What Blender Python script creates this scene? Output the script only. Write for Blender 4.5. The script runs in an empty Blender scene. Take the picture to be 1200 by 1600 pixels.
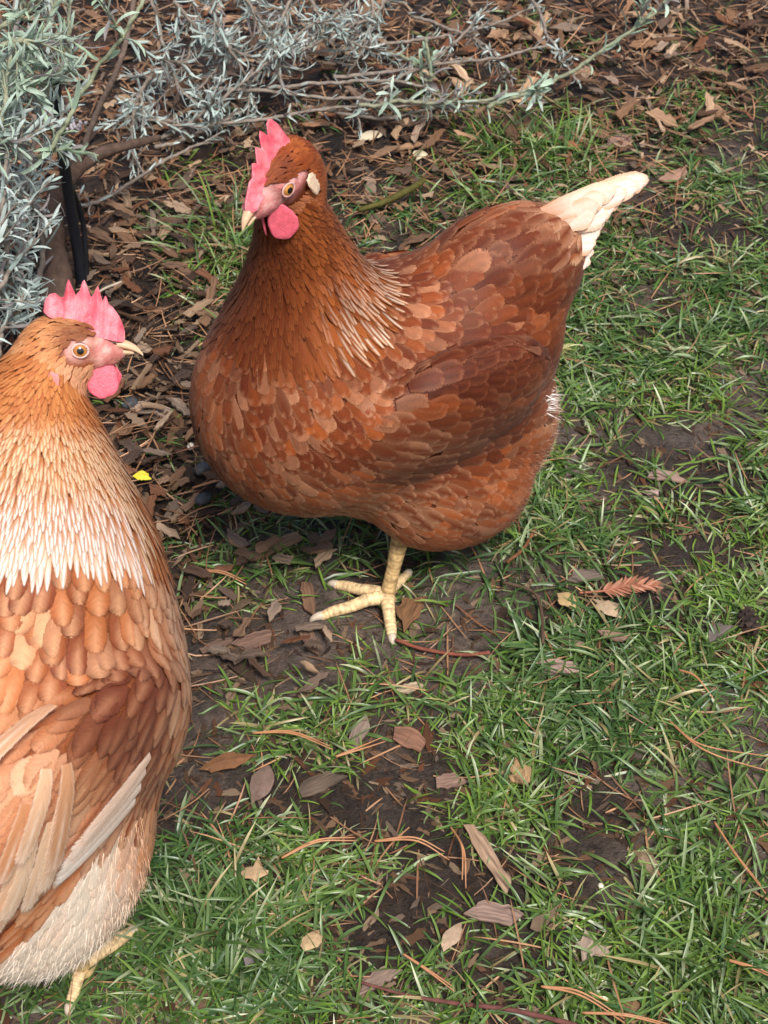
import bpy, math, random
import numpy as np
from mathutils import Vector, Matrix
random.seed(7); RNG = np.random.default_rng(11)
SC = bpy.context.scene; COL = SC.collection
rad = math.radians

# ------------------------------------------------------------------ camera, sky, sun, exposure
CAM_H, PITCH, FPX = .875, 44.0, 2462.0
cam = bpy.data.cameras.new('camera'); camo = bpy.data.objects.new('camera', cam); COL.objects.link(camo)
camo.location = (0, 0, CAM_H); camo.rotation_euler = (rad(90-PITCH), 0, 0)
cam.sensor_fit = 'VERTICAL'; cam.sensor_height = 24; cam.lens = 24*FPX/1600
cam.clip_start = .01; cam.clip_end = 200
cam.dof.use_dof = True; cam.dof.focus_distance = .98; cam.dof.aperture_fstop = 20
SC.camera = camo
SUN_EL, SUN_AZ = 60.0, 292.0      # degrees; azimuth measured from +X towards +Y, where the light comes from
w = bpy.data.worlds.new('World'); SC.world = w; w.use_nodes = True
nt = w.node_tree; bg = nt.nodes['Background']; sky = nt.nodes.new('ShaderNodeTexSky')
sky.sky_type = 'NISHITA'; sky.sun_disc = False; sky.sun_elevation = rad(SUN_EL); sky.sun_rotation = rad(90-SUN_AZ)
sky.air_density = 1.0; sky.dust_density = 4.0; sky.ozone_density = 1.0
nt.links.new(sky.outputs[0], bg.inputs[0]); bg.inputs[1].default_value = .075
sl = bpy.data.lights.new('sun', 'SUN'); sl.energy = 2.6; sl.angle = rad(15); sl.color = (1, .97, .93)
so = bpy.data.objects.new('sun', sl); COL.objects.link(so)
sd = Vector((math.cos(rad(SUN_AZ))*math.cos(rad(SUN_EL)), math.sin(rad(SUN_AZ))*math.cos(rad(SUN_EL)), math.sin(rad(SUN_EL))))
so.rotation_euler = sd.to_track_quat('Z', 'Y').to_euler(); so.location = (0, 0, 5)
vs = SC.view_settings; vs.view_transform = 'Standard'; vs.look = 'None'; vs.gamma = 1; vs.exposure = .62
try: SC.cycles.max_bounces = 6; SC.cycles.transparent_max_bounces = 24; SC.cycles.use_denoising = True
except Exception: pass

# ------------------------------------------------------------------ photo pixel -> place on the ground (or at a height)
_cp, _sp = math.cos(rad(PITCH)), math.sin(rad(PITCH))
C0 = np.array([0, 0, CAM_H]); RT = np.array([1., 0, 0]); UP = np.array([0, _sp, _cp]); FW = np.array([0, _cp, -_sp])
def ray(px, py): return FW+RT*(px-600)/FPX+UP*(800-py)/FPX
def G(px, py, z=0.):
    d = ray(px, py); return C0+d*((z-CAM_H)/d[2])
def topx(p):
    q = np.asarray(p)-C0; ww = np.maximum(q@FW, .05); return 600+FPX*(q@RT)/ww, 800-FPX*(q@UP)/ww

# ------------------------------------------------------------------ noise
def vnoise(p, f=1., seed=0):
    p = np.asarray(p, float)*f; i = np.floor(p).astype(np.int64); t = p-i; t = t*t*(3-2*t)
    if p.shape[-1] == 2: i = np.concatenate([i, np.zeros_like(i[..., :1])], -1); t = np.concatenate([t, np.zeros_like(t[..., :1])], -1)
    def h(a):
        n = (a[..., 0]*73856093) ^ (a[..., 1]*19349663) ^ (a[..., 2]*83492791) ^ (seed*2654435761 & 0xffffffff)
        n = (n ^ (n >> 13))*1274126177 & 0xffffffff; n = (n ^ (n >> 16))*2246822519 & 0xffffffff
        return ((n ^ (n >> 13)) & 0xffff)/65535.
    r = 0
    for dx in (0, 1):
        for dy in (0, 1):
            for dz in (0, 1):
                wgt = (t[..., 0] if dx else 1-t[..., 0])*(t[..., 1] if dy else 1-t[..., 1])*(t[..., 2] if dz else 1-t[..., 2])
                r = r+wgt*h(i+np.array([dx, dy, dz]))
    return r
def fbm(p, f, seed=0, o=3):
    r = 0; a = .5; s = 0
    for k in range(o): r = r+a*vnoise(p, f*2**k, seed+k*17); s += a; a *= .5
    return r/s
def sstep(a, b, x): t = np.clip((x-a)/(b-a), 0, 1); return t*t*(3-2*t)
def lerp(a, b, t): return a+(b-a)*t
def srgb(*c):
    c = np.array(c, float)/255; return np.where(c <= .04045, c/12.92, ((c+.055)/1.055)**2.4)
def unit(v): return v/(np.linalg.norm(v, axis=-1, keepdims=True)+1e-12)

# ------------------------------------------------------------------ mesh helpers
def link_mesh(name, V, F, mat, parent=None, col=None, uv=None, smooth=True, loc=None):
    """V (n,3); F (m,4) or list of polygons; col (n,3) per vertex; uv (n,2) per vertex"""
    me = bpy.data.meshes.new(name); V = np.asarray(V, np.float32)
    if loc is not None: V = V-np.asarray(loc, np.float32)
    if isinstance(F, np.ndarray):
        n = F.shape[0]; k = F.shape[1]
        me.vertices.add(len(V)); me.vertices.foreach_set('co', V.ravel())
        me.loops.add(n*k); me.loops.foreach_set('vertex_index', F.ravel().astype(np.int32))
        me.polygons.add(n); me.polygons.foreach_set('loop_start', np.arange(0, n*k, k, dtype=np.int32))
        try: me.polygons.foreach_set('loop_total', np.full(n, k, dtype=np.int32))
        except Exception: pass
        me.update(calc_edges=True); me.validate()
    else:
        me.from_pydata([tuple(v) for v in V.tolist()], [], F); me.update()
    me.polygons.foreach_set('use_smooth', np.full(len(me.polygons), smooth)); 
    if col is not None:
        a = me.color_attributes.new('Col', 'FLOAT_COLOR', 'POINT')
        col = np.asarray(col); c = np.ones((len(V), 4), np.float32); c[:, :col.shape[1]] = np.clip(col, 0, 1); a.data.foreach_set('color', c.ravel())
    if uv is not None:
        li = np.empty(len(me.loops), np.int32); me.loops.foreach_get('vertex_index', li)
        u = me.uv_layers.new(name='UVMap'); u.data.foreach_set('uv', np.asarray(uv, np.float32)[li].ravel())
    me.materials.append(mat)
    o = bpy.data.objects.new(name, me); COL.objects.link(o)
    if parent is not None: o.parent = parent
    if loc is not None: o.location = tuple(float(t) for t in loc)
    return o
def empty(name, loc, rz=0):
    o = bpy.data.objects.new(name, None); COL.objects.link(o); o.location = tuple(float(t) for t in loc); o.rotation_euler = (0, 0, rz); o.empty_display_size = .05; return o
def tag(o, label=None, cat=None, group=None, kind=None):
    if label: o['label'] = label
    if cat: o['category'] = cat
    if group: o['group'] = group
    if kind: o['kind'] = kind
    return o
class MB:
    def __init__(s): s.V = []; s.F = []; s.C = []; s.U = []; s.n = 0
    def add(s, V, F, C=None, U=None):
        V = np.asarray(V, float).reshape(-1, 3); s.V.append(V); s.F.append(np.asarray(F).reshape(-1, 4)+s.n); s.n += len(V)
        s.C.append(np.broadcast_to(np.asarray(C if C is not None else (1, 1, 1), float), (len(V), 3))); s.U.append(np.zeros((len(V), 2)) if U is None else np.asarray(U, float).reshape(-1, 2))
    def build(s, name, mat, parent=None, smooth=True, loc=None):
        return link_mesh(name, np.concatenate(s.V), np.concatenate(s.F), mat, parent, np.concatenate(s.C), np.concatenate(s.U), smooth, loc)
def gridfaces(r, c, wrap=False):
    i = np.arange(r-1)[:, None]; j = np.arange(c if wrap else c-1)[None, :]; k = (j+1) % c
    return np.stack([i*c+j, i*c+k, (i+1)*c+k, (i+1)*c+j], -1).reshape(-1, 4)
def spline(P, n):
    P = np.asarray(P, float); m = len(P)
    if m == 2: t = np.linspace(0, 1, n)[:, None]; return P[0]*(1-t)+P[1]*t
    Q = np.vstack([2*P[0]-P[1], P, 2*P[-1]-P[-2]]); out = []
    for u in np.linspace(0, m-1-1e-6, n):
        i = int(u); t = u-i; a, b, c, d = Q[i:i+4]
        out.append(.5*((2*b)+(-a+c)*t+(2*a-5*b+4*c-d)*t*t+(-a+3*b-3*c+d)*t**3))
    return np.array(out)
def frames(P):
    T = unit(np.gradient(P, axis=0)); ref = np.array([0, 0, 1.]) if abs(T[0][2]) < .9 else np.array([1., 0, 0])
    N = []; n = unit(np.cross(T[0], ref))
    for t in T: n = unit(n-t*(n@t)); N.append(n)
    N = np.array(N); return T, N, np.cross(T, N)
def tube(mb, P, R, seg=8, col=(1, 1, 1), n=None, bump=0., sq=1., seed=0, cols=None):
    P = np.asarray(P, float); R = np.asarray(R, float)
    if n:
        R = np.interp(np.linspace(0, 1, n), np.linspace(0, 1, len(R)), R) if R.ndim and len(R) > 1 else np.full(n, float(R if R.ndim == 0 else R[0])); P = spline(P, n)
    elif R.ndim == 0: R = np.full(len(P), float(R))
    T, N, B = frames(P); a = np.linspace(0, 2*math.pi, seg, endpoint=False)
    rr = R[:, None]*np.ones(seg)
    V = P[:, None]+rr[..., None]*(np.cos(a)[None, :, None]*N[:, None]+sq*np.sin(a)[None, :, None]*B[:, None])
    if bump:
        k = fbm(V, 1/(R.mean()*1.3), seed)-.5; V = P[:, None]+(V-P[:, None])*(1+bump*k[..., None])
    m = len(P); V = V.reshape(-1, 3); F = gridfaces(m, seg, True)
    V = np.vstack([V, P[0], P[-1]]); caps = []
    for j in range(0, seg, 2):
        caps.append([m*seg, (j+2) % seg, (j+1) % seg, j]); b = (m-1)*seg; caps.append([m*seg+1, b+j, b+(j+1) % seg, b+(j+2) % seg])
    L = np.linspace(0, 1, m); U = np.vstack([np.stack([np.broadcast_to(a/6.283, (m, seg)), np.broadcast_to(L[:, None], (m, seg))], -1).reshape(-1, 2), [[0, 0], [0, 1]]])
    cc = col if cols is None else np.vstack([np.repeat(np.asarray(cols), seg, 0), cols[0], cols[-1]])
    mb.add(V, np.vstack([F, caps]), cc, U)
def blob(mb, c, r, M=None, col=(1, 1, 1), ns=12, nr=8, bump=0., f=1., seed=0):
    th = np.linspace(0, math.pi, nr+1)[:, None]; ph = np.linspace(0, 2*math.pi, ns, endpoint=False)[None, :]
    D = np.stack([np.sin(th)*np.cos(ph), np.sin(th)*np.sin(ph), np.cos(th)*np.ones_like(ph)], -1)
    V = D*np.asarray(r)
    if bump: V = V*(1+bump*(fbm(D+seed*3.1, f, seed)-.5)[..., None])
    if M is not None: V = V@np.asarray(M).T
    V = V+np.asarray(c); mb.add(V.reshape(-1, 3), gridfaces(nr+1, ns, True), col)

# ------------------------------------------------------------------ materials
def mat_attr(name, rough=.6, spec=.3, noise=0., nscale=200., bump=0., bscale=300., sheen=0., sss=0., transl=0., coat=0., stretch=None, hsv=None, wave=None):
    m = bpy.data.materials.new(name); m.use_nodes = True; N = m.node_tree.nodes; L = m.node_tree.links; b = N['Principled BSDF']
    at = N.new('ShaderNodeAttribute'); at.attribute_name = 'Col'; c = at.outputs['Color']
    tc = N.new('ShaderNodeTexCoord')
    vec = tc.outputs['Object']
    if stretch:
        mp = N.new('ShaderNodeMapping'); mp.inputs['Scale'].default_value = stretch; L.new(tc.outputs['UV'], mp.inputs['Vector']); vec = mp.outputs[0]
    if noise:
        n = N.new('ShaderNodeTexNoise'); n.inputs['Scale'].default_value = nscale; n.inputs['Detail'].default_value = 4; L.new(vec, n.inputs['Vector'])
        r = N.new('ShaderNodeMapRange'); r.inputs['From Min'].default_value = .3; r.inputs['From Max'].default_value = .7; r.inputs['To Min'].default_value = 1-noise; r.inputs['To Max'].default_value = 1+noise
        L.new(n.outputs['Fac'], r.inputs['Value']); mx = N.new('ShaderNodeVectorMath'); mx.operation = 'SCALE'; L.new(c, mx.inputs[0]); L.new(r.outputs[0], mx.inputs['Scale']); c = mx.outputs[0]
    L.new(c, b.inputs['Base Color'])
    b.inputs['Roughness'].default_value = rough; b.inputs['Specular IOR Level'].default_value = spec
    if sheen: b.inputs['Sheen Weight'].default_value = sheen; b.inputs['Sheen Roughness'].default_value = .5
    if sss: b.inputs['Subsurface Weight'].default_value = sss; b.inputs['Subsurface Scale'].default_value = .003; b.inputs['Subsurface Radius'].default_value = (1, .35, .2)
    if coat: b.inputs['Coat Weight'].default_value = coat; b.inputs['Coat Roughness'].default_value = .05
    if bump:
        n2 = N.new('ShaderNodeTexNoise'); n2.inputs['Scale'].default_value = bscale; n2.inputs['Detail'].default_value = 3; L.new(vec, n2.inputs['Vector'])
        bp = N.new('ShaderNodeBump'); bp.inputs['Strength'].default_value = bump; bp.inputs['Distance'].default_value = .001; L.new(n2.outputs['Fac'], bp.inputs['Height']); L.new(bp.outputs[0], b.inputs['Normal'])
    if transl:
        t = N.new('ShaderNodeBsdfTranslucent'); L.new(c, t.inputs['Color']); ms = N.new('ShaderNodeMixShader'); ms.inputs[0].default_value = transl
        L.new(b.outputs[0], ms.inputs[1]); L.new(t.outputs[0], ms.inputs[2]); L.new(ms.outputs[0], N['Material Output'].inputs['Surface'])
    return m
def feather_mat():
    m = mat_attr('feather', rough=.55, spec=.25, noise=.13, nscale=1, bump=.25, bscale=1, sheen=.04, transl=.2, stretch=(3.5, 22, 1)); N = m.node_tree.nodes; L = m.node_tree.links
    at = [n for n in N if n.type == 'ATTRIBUTE'][0]; tc = [n for n in N if n.type == 'TEX_COORD'][0]; out = N['Material Output']; src = out.inputs['Surface'].links[0].from_socket
    mp = N.new('ShaderNodeMapping'); mp.inputs['Scale'].default_value = (1.5, 46, 1); L.new(tc.outputs['UV'], mp.inputs['Vector']); nz = N.new('ShaderNodeTexNoise'); nz.inputs['Scale'].default_value = 1; L.new(mp.outputs[0], nz.inputs['Vector'])
    a = N.new('ShaderNodeMath'); a.operation = 'MULTIPLY_ADD'; L.new(at.outputs['Alpha'], a.inputs[0]); a.inputs[1].default_value = 2.4; ng = N.new('ShaderNodeMath'); ng.operation = 'MULTIPLY'; L.new(nz.outputs['Fac'], ng.inputs[0]); ng.inputs[1].default_value = -1.1; L.new(ng.outputs[0], a.inputs[2])
    c = N.new('ShaderNodeMath'); c.operation = 'MULTIPLY'; c.use_clamp = True; L.new(a.outputs[0], c.inputs[0]); c.inputs[1].default_value = 5
    t = N.new('ShaderNodeBsdfTransparent'); mx = N.new('ShaderNodeMixShader'); L.new(c.outputs[0], mx.inputs[0]); L.new(t.outputs[0], mx.inputs[1]); L.new(src, mx.inputs[2]); L.new(mx.outputs[0], out.inputs['Surface']); return m
M_FEATHER = feather_mat()
M_FLUFF = mat_attr('fluff', rough=.8, spec=.1, sheen=.3, transl=.15, noise=.1, nscale=300)
M_SKIN = mat_attr('bare_skin', rough=.5, spec=.35, noise=.10, nscale=500, bump=.5, bscale=700, sss=.4)
M_COMB = mat_attr('comb_flesh', rough=.45, spec=.4, noise=.16, nscale=300, bump=.4, bscale=800, sss=.3)
M_HORN = mat_attr('horn', rough=.35, spec=.45, noise=.08, nscale=300, bump=.08, bscale=500)
M_EYE = mat_attr('eye', rough=.12, spec=.6, coat=1)
M_SCALE = mat_attr('leg_scales', rough=.5, spec=.35, noise=.4, nscale=260, bump=.3, bscale=700)
M_GRASS = mat_attr('grass_blades', rough=.34, spec=.5, transl=.25, noise=.12, nscale=120)
M_WOOD = mat_attr('dead_wood', rough=.65, spec=.3, noise=.45, nscale=1, bump=.9, bscale=1, stretch=(16, 2.2, 1))
M_DRY = mat_attr('dry_leaf', rough=.6, spec=.25, noise=.18, nscale=220, bump=.4, bscale=300, transl=.1)
M_NEEDLE = mat_attr('needle', rough=.4, spec=.4, noise=.15, nscale=150)
M_LAV = mat_attr('lavender_leaf', rough=.75, spec=.15, noise=.12, nscale=200, sheen=.35, transl=.12)
M_BARK = mat_attr('woody_bark', rough=.8, spec=.15, noise=.3, nscale=140, bump=.8, bscale=260)
M_PLASTIC = mat_attr('black_plastic', rough=.4, spec=.4, noise=.1, nscale=80)
M_STONE = mat_attr('stone', rough=.5, spec=.3, noise=.2, nscale=150, bump=.4, bscale=300)

# ------------------------------------------------------------------ ground
def gh(x, y):
    p = np.stack([np.asarray(x, float), np.asarray(y, float)], -1)
    return .022*(fbm(p, 5, 3)-.5)+.012*(fbm(p, 22, 5)-.5)+.008*(fbm(p, 75, 9, 2)-.5)
# how much mulch covers the soil, and how much grass grows, by place
GB = [(1010, 110, 150, 80, .3), (700, 30, 110, 50, .3), (470, 215, 120, 40, .25), (760, 300, 110, 70, 1.1), (330, 350, 75, 110, 1.6), (870, 230, 110, 55, .8), (690, 160, 80, 50, .35), (1000, 450, 260, 220, 1.1), (1050, 300, 160, 60, .55),
      (950, 620, 130, 110, .9), (430, 850, 90, 70, .7), (350, 900, 50, 70, .5), (830, 860, 130, 90, 1.1), (640, 900, 60, 70, .5), (1120, 850, 110, 100, .8),
      (700, 1000, 200, 80, .6), (1000, 1100, 220, 100, .8), (560, 1100, 200, 70, .55), (800, 1250, 150, 100, .8), (350, 1290, 130, 90, .8), (330, 1450, 110, 130, 1.1),
      (620, 1370, 100, 60, .5), (1090, 1450, 130, 140, 1.1), (830, 1450, 120, 100, .7), (700, 1540, 260, 60, .7), (1150, 1250, 80, 120, .7), (1000, 1250, 90, 60, .5),
      (480, 1550, 170, 60, .7), (60, 1590, 150, 40, .6), (560, 340, 60, 50, .6), (590, 140, 90, 50, .3), (1150, 120, 80, 120, .5), (1170, 560, 70, 160, .7), (480, 1150, 120, 50, .35)]
MUD = [(1050, 700, 90, 55, 1.), (950, 1400, 90, 95, 1.1), (1160, 1150, 90, 60, .8), (1020, 1260, 80, 50, .6), (650, 1200, 110, 70, .6), (390, 1230, 90, 60, .8), (560, 1290, 110, 45, .8), (700, 1330, 70, 60, .6), (560, 1470, 80, 50, .6), (1120, 960, 60, 50, .4), (440, 990, 100, 70, .6)]
def blobs(px, py, L):
    r = 0
    for (a, b, rx, ry, wt) in L: r = r+wt*np.exp(-(((px-a)/rx)**2+((py-b)/ry)**2))
    return r
def fields(x, y):
    px, py = topx(np.stack([x, y, np.zeros_like(x)], -1))
    out = (px < -80) | (px > 1280) | (py < -60) | (py > 1680)
    g = blobs(px, py, GB)-.9*blobs(px, py, MUD)
    lawn = sstep(500, 900, py)*.25+sstep(700, 1000, px)*sstep(150, 380, py)*.35
    n = fbm(np.stack([x, y], -1), 16, 21)
    g = g+lawn; g = np.where(out, .8*sstep(-.2, .3, x-.55*(y-.9))+.1, g)
    g = g*(.30+1.45*sstep(.37, .63, n))-.03
    m = sstep(620, 250, py)*sstep(1250, 900, px)+sstep(520, 250, px)*sstep(1250, 850, py)+.9*sstep(300, 60, py)
    m = np.where(out, sstep(.3, -.1, x-.55*(y-.9)), np.clip(m, 0, 1))
    return np.clip(g, 0, 2), m
def axis(lo, hi, d, far):
    a = np.arange(lo, hi+d, d); o = []; s = d; v = lo
    while v > -far: s *= 1.5; v -= s; o.append(v)
    p = []; s = d; v = a[-1]
    while v < far: s *= 1.5; v += s; p.append(v)
    return np.array(o[::-1]+list(a)+p)
ax_, ay_ = axis(-1.1, 1.1, .0045, 60), axis(.15, 2.4, .0045, 60)
gx, gy = np.meshgrid(ax_, ay_)
gz = gh(gx, gy); near = (abs(gx) < 1.5) & (gy > -.2) & (gy < 2.8); gz = np.where(near, gz, gz*.3)
gg, gm = fields(gx, gy)
V = np.stack([gx, gy, gz], -1).reshape(-1, 3)
n1 = fbm(V[:, :2], 9, 31)[:, None]; n2 = fbm(V[:, :2], 60, 41)[:, None]
cm = lerp(srgb(56, 45, 38), srgb(98, 85, 76), sstep(.35, .65, n1)); ck = lerp(srgb(30, 22, 17), srgb(66, 47, 36), sstep(.3, .7, n2))
cg = lerp(cm, ck, gm.reshape(-1, 1)*.85); cg = cg*(.7+.6*n2)
M_MUD = mat_attr('wet_soil', rough=.42, spec=.5, noise=.5, nscale=140, bump=1., bscale=260)
for nd in M_MUD.node_tree.nodes:
    if nd.type == 'BUMP': nd.inputs['Distance'].default_value = .006
    if nd.type == 'TEX_NOISE': nd.inputs['Detail'].default_value = 7; nd.inputs['Roughness'].default_value = .65
ground = link_mesh('ground', V, gridfaces(len(ay_), len(ax_)), M_MUD, None, cg)
tag(ground, 'damp brown soil under the grass and mulch', 'ground', kind='structure')

# ------------------------------------------------------------------ ribbons (grass, needles): vectorised
def ribbons(P0, az, el, L, W, bend, C0_, C1_, nseg=4, vfold=.25):
    n = len(P0); d = np.stack([np.cos(az), np.sin(az), np.zeros(n)], -1); side = np.stack([-np.sin(az), np.cos(az), np.zeros(n)], -1)
    s = np.linspace(0, 1, nseg+1); P = np.zeros((n, nseg+1, 3)); p = P0.copy(); P[:, 0] = p
    tw = RNG.normal(0, .5, n)
    for k in range(nseg):
        e = el-bend*(k+.5)/nseg; p = p+(d*np.cos(e)[:, None]+np.array([0, 0, 1.])*np.sin(e)[:, None]+side*(tw*(k+.5)/nseg*.5)[:, None])*(L/nseg)[:, None]; P[:, k+1] = p
    floor = gh(P[..., 0], P[..., 1])+.0012; P[:, 1:, 2] = np.maximum(P[:, 1:, 2], floor[:, 1:])
    prof = np.interp(s, [0, .35, .75, 1], [.7, 1, .75, .06]); rl = RNG.normal(0, .6, n)
    sv = side[:, None]*np.cos(rl)[:, None, None]+np.array([0, 0, 1.])*np.sin(rl)[:, None, None]
    wv = sv*(W[:, None]*prof)[..., None]*.5
    V = np.stack([P-wv, P+np.array([0, 0, -vfold])*(W[:, None]*prof)[..., None]*.5, P+wv], 2)
    Cc = C0_[:, None, None]+(C1_-C0_)[:, None, None]*s[None, :, None, None]; Cc = np.broadcast_to(Cc, V.shape)
    f = gridfaces(nseg+1, 3); F = (np.arange(n)[:, None, None]*(nseg+1)*3+f[None]).reshape(-1, 4)
    return V.reshape(-1, 3), F, Cc.reshape(-1, 3)
def grass_positions(N, thr):
    out = []
    while sum(len(o) for o in out) < N:
        y = RNG.uniform(.28, 2.35, N); x = RNG.uniform(-1, 1, N)*(.36*y+.22)
        g, m = fields(x, y); keep = RNG.random(N) < (g-thr)/1.35*np.clip(1.15-.35*y, .45, 1); out.append(np.stack([x, y], -1)[keep])
    return np.concatenate(out)[:N]
NB = 42000
xy = grass_positions(NB//9, .05)                                  # tufts, then blades in each tuft
cnt = RNG.integers(3, 16, len(xy)); idx = np.repeat(np.arange(len(xy)), cnt); tuft = RNG.random(len(xy))
xy = xy[idx]+RNG.normal(0, .007, (len(idx), 2)); n = len(xy)
az = RNG.uniform(0, 2*math.pi, n); pos = np.stack([xy[:, 0], xy[:, 1], gh(xy[:, 0], xy[:, 1])-.001], -1)
big = tuft[idx]**2; px_, py_ = topx(pos); tall = blobs(px_, py_, [(760, 290, 80, 60, 1), (330, 370, 60, 90, 1.), (860, 240, 80, 50, .7), (330, 1470, 80, 90, .6), (820, 870, 90, 60, .5), (1110, 1500, 90, 90, .5)])
L = (.011+.018*RNG.random(n)+.017*big)*(1+1.1*tall); Wd = (.0009+.0012*RNG.random(n)+.0009*big)*(1+.1*tall)
el = RNG.uniform(.1, 1.25, n)*(.75+.35*np.clip(tall, 0, 1)); bend = RNG.uniform(.2, 1.7, n)
hue = fbm(xy, 7, 51)[:, None]; r1 = RNG.random((n, 1)); r2 = RNG.random((n, 1)); tf = tuft[idx][:, None]
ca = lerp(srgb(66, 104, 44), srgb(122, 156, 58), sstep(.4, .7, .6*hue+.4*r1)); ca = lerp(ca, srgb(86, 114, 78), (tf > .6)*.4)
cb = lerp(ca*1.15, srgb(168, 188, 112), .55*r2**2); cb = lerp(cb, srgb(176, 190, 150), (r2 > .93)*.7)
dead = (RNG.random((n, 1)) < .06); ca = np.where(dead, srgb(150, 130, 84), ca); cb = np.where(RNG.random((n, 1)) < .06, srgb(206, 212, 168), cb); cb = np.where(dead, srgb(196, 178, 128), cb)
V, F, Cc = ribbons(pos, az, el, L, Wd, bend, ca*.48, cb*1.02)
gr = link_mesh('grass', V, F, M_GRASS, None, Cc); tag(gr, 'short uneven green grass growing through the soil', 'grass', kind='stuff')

# ------------------------------------------------------------------ chips, leaves, needles
WOODC = [(119, 91, 70), (144, 112, 86), (101, 74, 54), (161, 131, 103), (88, 64, 49), (132, 98, 72), (174, 146, 119), (111, 91, 77), (122, 79, 54), (80, 62, 51), (140, 119, 102)]
def chipgeo(L, W, T, rng, point=.35, curl=0., jag=.25, ns=6):
    s = np.linspace(-.5, .5, ns); prof = (1-point*(abs(s)*2)**2.2)*(1+jag*(rng.random(ns)-.5)*2); off = jag*.35*W*(rng.random(ns)-.5)+.2*W*(rng.random()-.5)*(s*2)**2; end = rng.random(2)*1.2*W-.6*W
    V = []
    for k in range(ns):
        x = s[k]*L; wy = W*.5*prof[k]; z = curl*L*(.25-s[k]**2)
        xs = end[0] if k == 0 else (end[1] if k == ns-1 else 0)
        V += [(x+xs, off[k]-wy, z), (x, off[k], z+.12*W*curl*2+.0), (x-xs, off[k]+wy, z), (x-xs, off[k]+wy, z-T), (x, off[k], z-T), (x+xs, off[k]-wy, z-T)]
    F = gridfaces(ns, 6, True); b = (ns-1)*6
    F = np.vstack([F, [[0, 1, 4, 5], [1, 2, 3, 4], [b, b+5, b+4, b+1], [b+1, b+4, b+3, b+2]]])
    a = np.array([0, .3, .6, .6, .3, 0]); U = np.stack([np.tile(a*W/.02, ns), np.repeat(s*L/.05, 6)], -1)+rng.random(2)*9
    return np.array(V), F[:, ::-1], U
def orient(V, yaw, tx, ty):
    c, s = math.cos(yaw), math.sin(yaw); R = np.array([[c, -s, 0], [s, c, 0], [0, 0, 1]])
    X = np.array([[1, 0, 0], [0, math.cos(tx), -math.sin(tx)], [0, math.sin(tx), math.cos(tx)]]); Y = np.array([[math.cos(ty), 0, math.sin(ty)], [0, 1, 0], [-math.sin(ty), 0, math.cos(ty)]])
    return V@(R@X@Y).T
proto_chips = [chipgeo(1, RNG.uniform(.08, .45), .035, RNG, RNG.uniform(.0, .45), RNG.uniform(-.1, .2), .45, int(RNG.integers(4, 7))) for _ in range(60)]
def scatter_chips(mb, N, lo, hi, dens, zmax, seed):
    rng = np.random.default_rng(seed); k = 0
    while k < N:
        y = rng.uniform(.3, 2.35); x = rng.uniform(-1, 1)*(.36*y+.25)
        g, m = fields(np.array([x]), np.array([y]))
        if rng.random() > dens(g[0], m[0]): continue
        V, F, U = proto_chips[rng.integers(60)]; Lc = rng.uniform(lo, hi)*(1+(rng.random() < .12)*.8)
        V = orient(V*np.array([Lc, Lc*rng.uniform(.6, 1.2), Lc*.7]), rng.uniform(0, 6.28), rng.normal(0, .3), rng.normal(0, .22))
        z = gh(x, y)+.001+rng.random()*zmax*m[0]
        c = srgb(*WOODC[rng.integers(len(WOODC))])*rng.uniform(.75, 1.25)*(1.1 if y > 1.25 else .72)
        mb.add(V+[x, y, z], F, c, U); k += 1
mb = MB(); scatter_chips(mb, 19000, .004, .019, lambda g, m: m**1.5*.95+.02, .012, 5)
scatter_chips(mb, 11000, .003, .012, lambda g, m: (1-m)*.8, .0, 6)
o = mb.build('wood_chip_mulch', M_WOOD, smooth=False); tag(o, 'loose brown bark mulch and leaf crumbs covering the soil', 'mulch', kind='stuff')
# fine needles and stalks
rng = np.random.default_rng(8); xs = []; 
while len(xs) < 9500:
    y = rng.uniform(.3, 2.3); x = rng.uniform(-1, 1)*(.36*y+.25); g, m = fields(np.array([x]), np.array([y]))
    if rng.random() < m[0]*.9+.25: xs.append((x, y, m[0]))
xs = np.array(xs); n = len(xs); r = rng.random((n, 1)); cn = lerp(srgb(100, 66, 46), srgb(166, 126, 92), r)*np.where(rng.random((n, 1)) < .2, 1.4, 1)
V, F, Cc = ribbons(np.stack([xs[:, 0], xs[:, 1], gh(xs[:, 0], xs[:, 1])+.002+.012*xs[:, 2]*rng.random(n)], -1), rng.uniform(0, 6.28, n), rng.normal(.05, .15, n), rng.uniform(.015, .055, n), rng.uniform(.0008, .0016, n), rng.normal(0, .3, n), cn, cn*1.15, 4, .8)
o = link_mesh('fallen_needle_litter', V, F, M_NEEDLE, None, Cc); tag(o, 'scattered thin brown needles and stalks on the ground', 'needles', kind='stuff')

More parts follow.
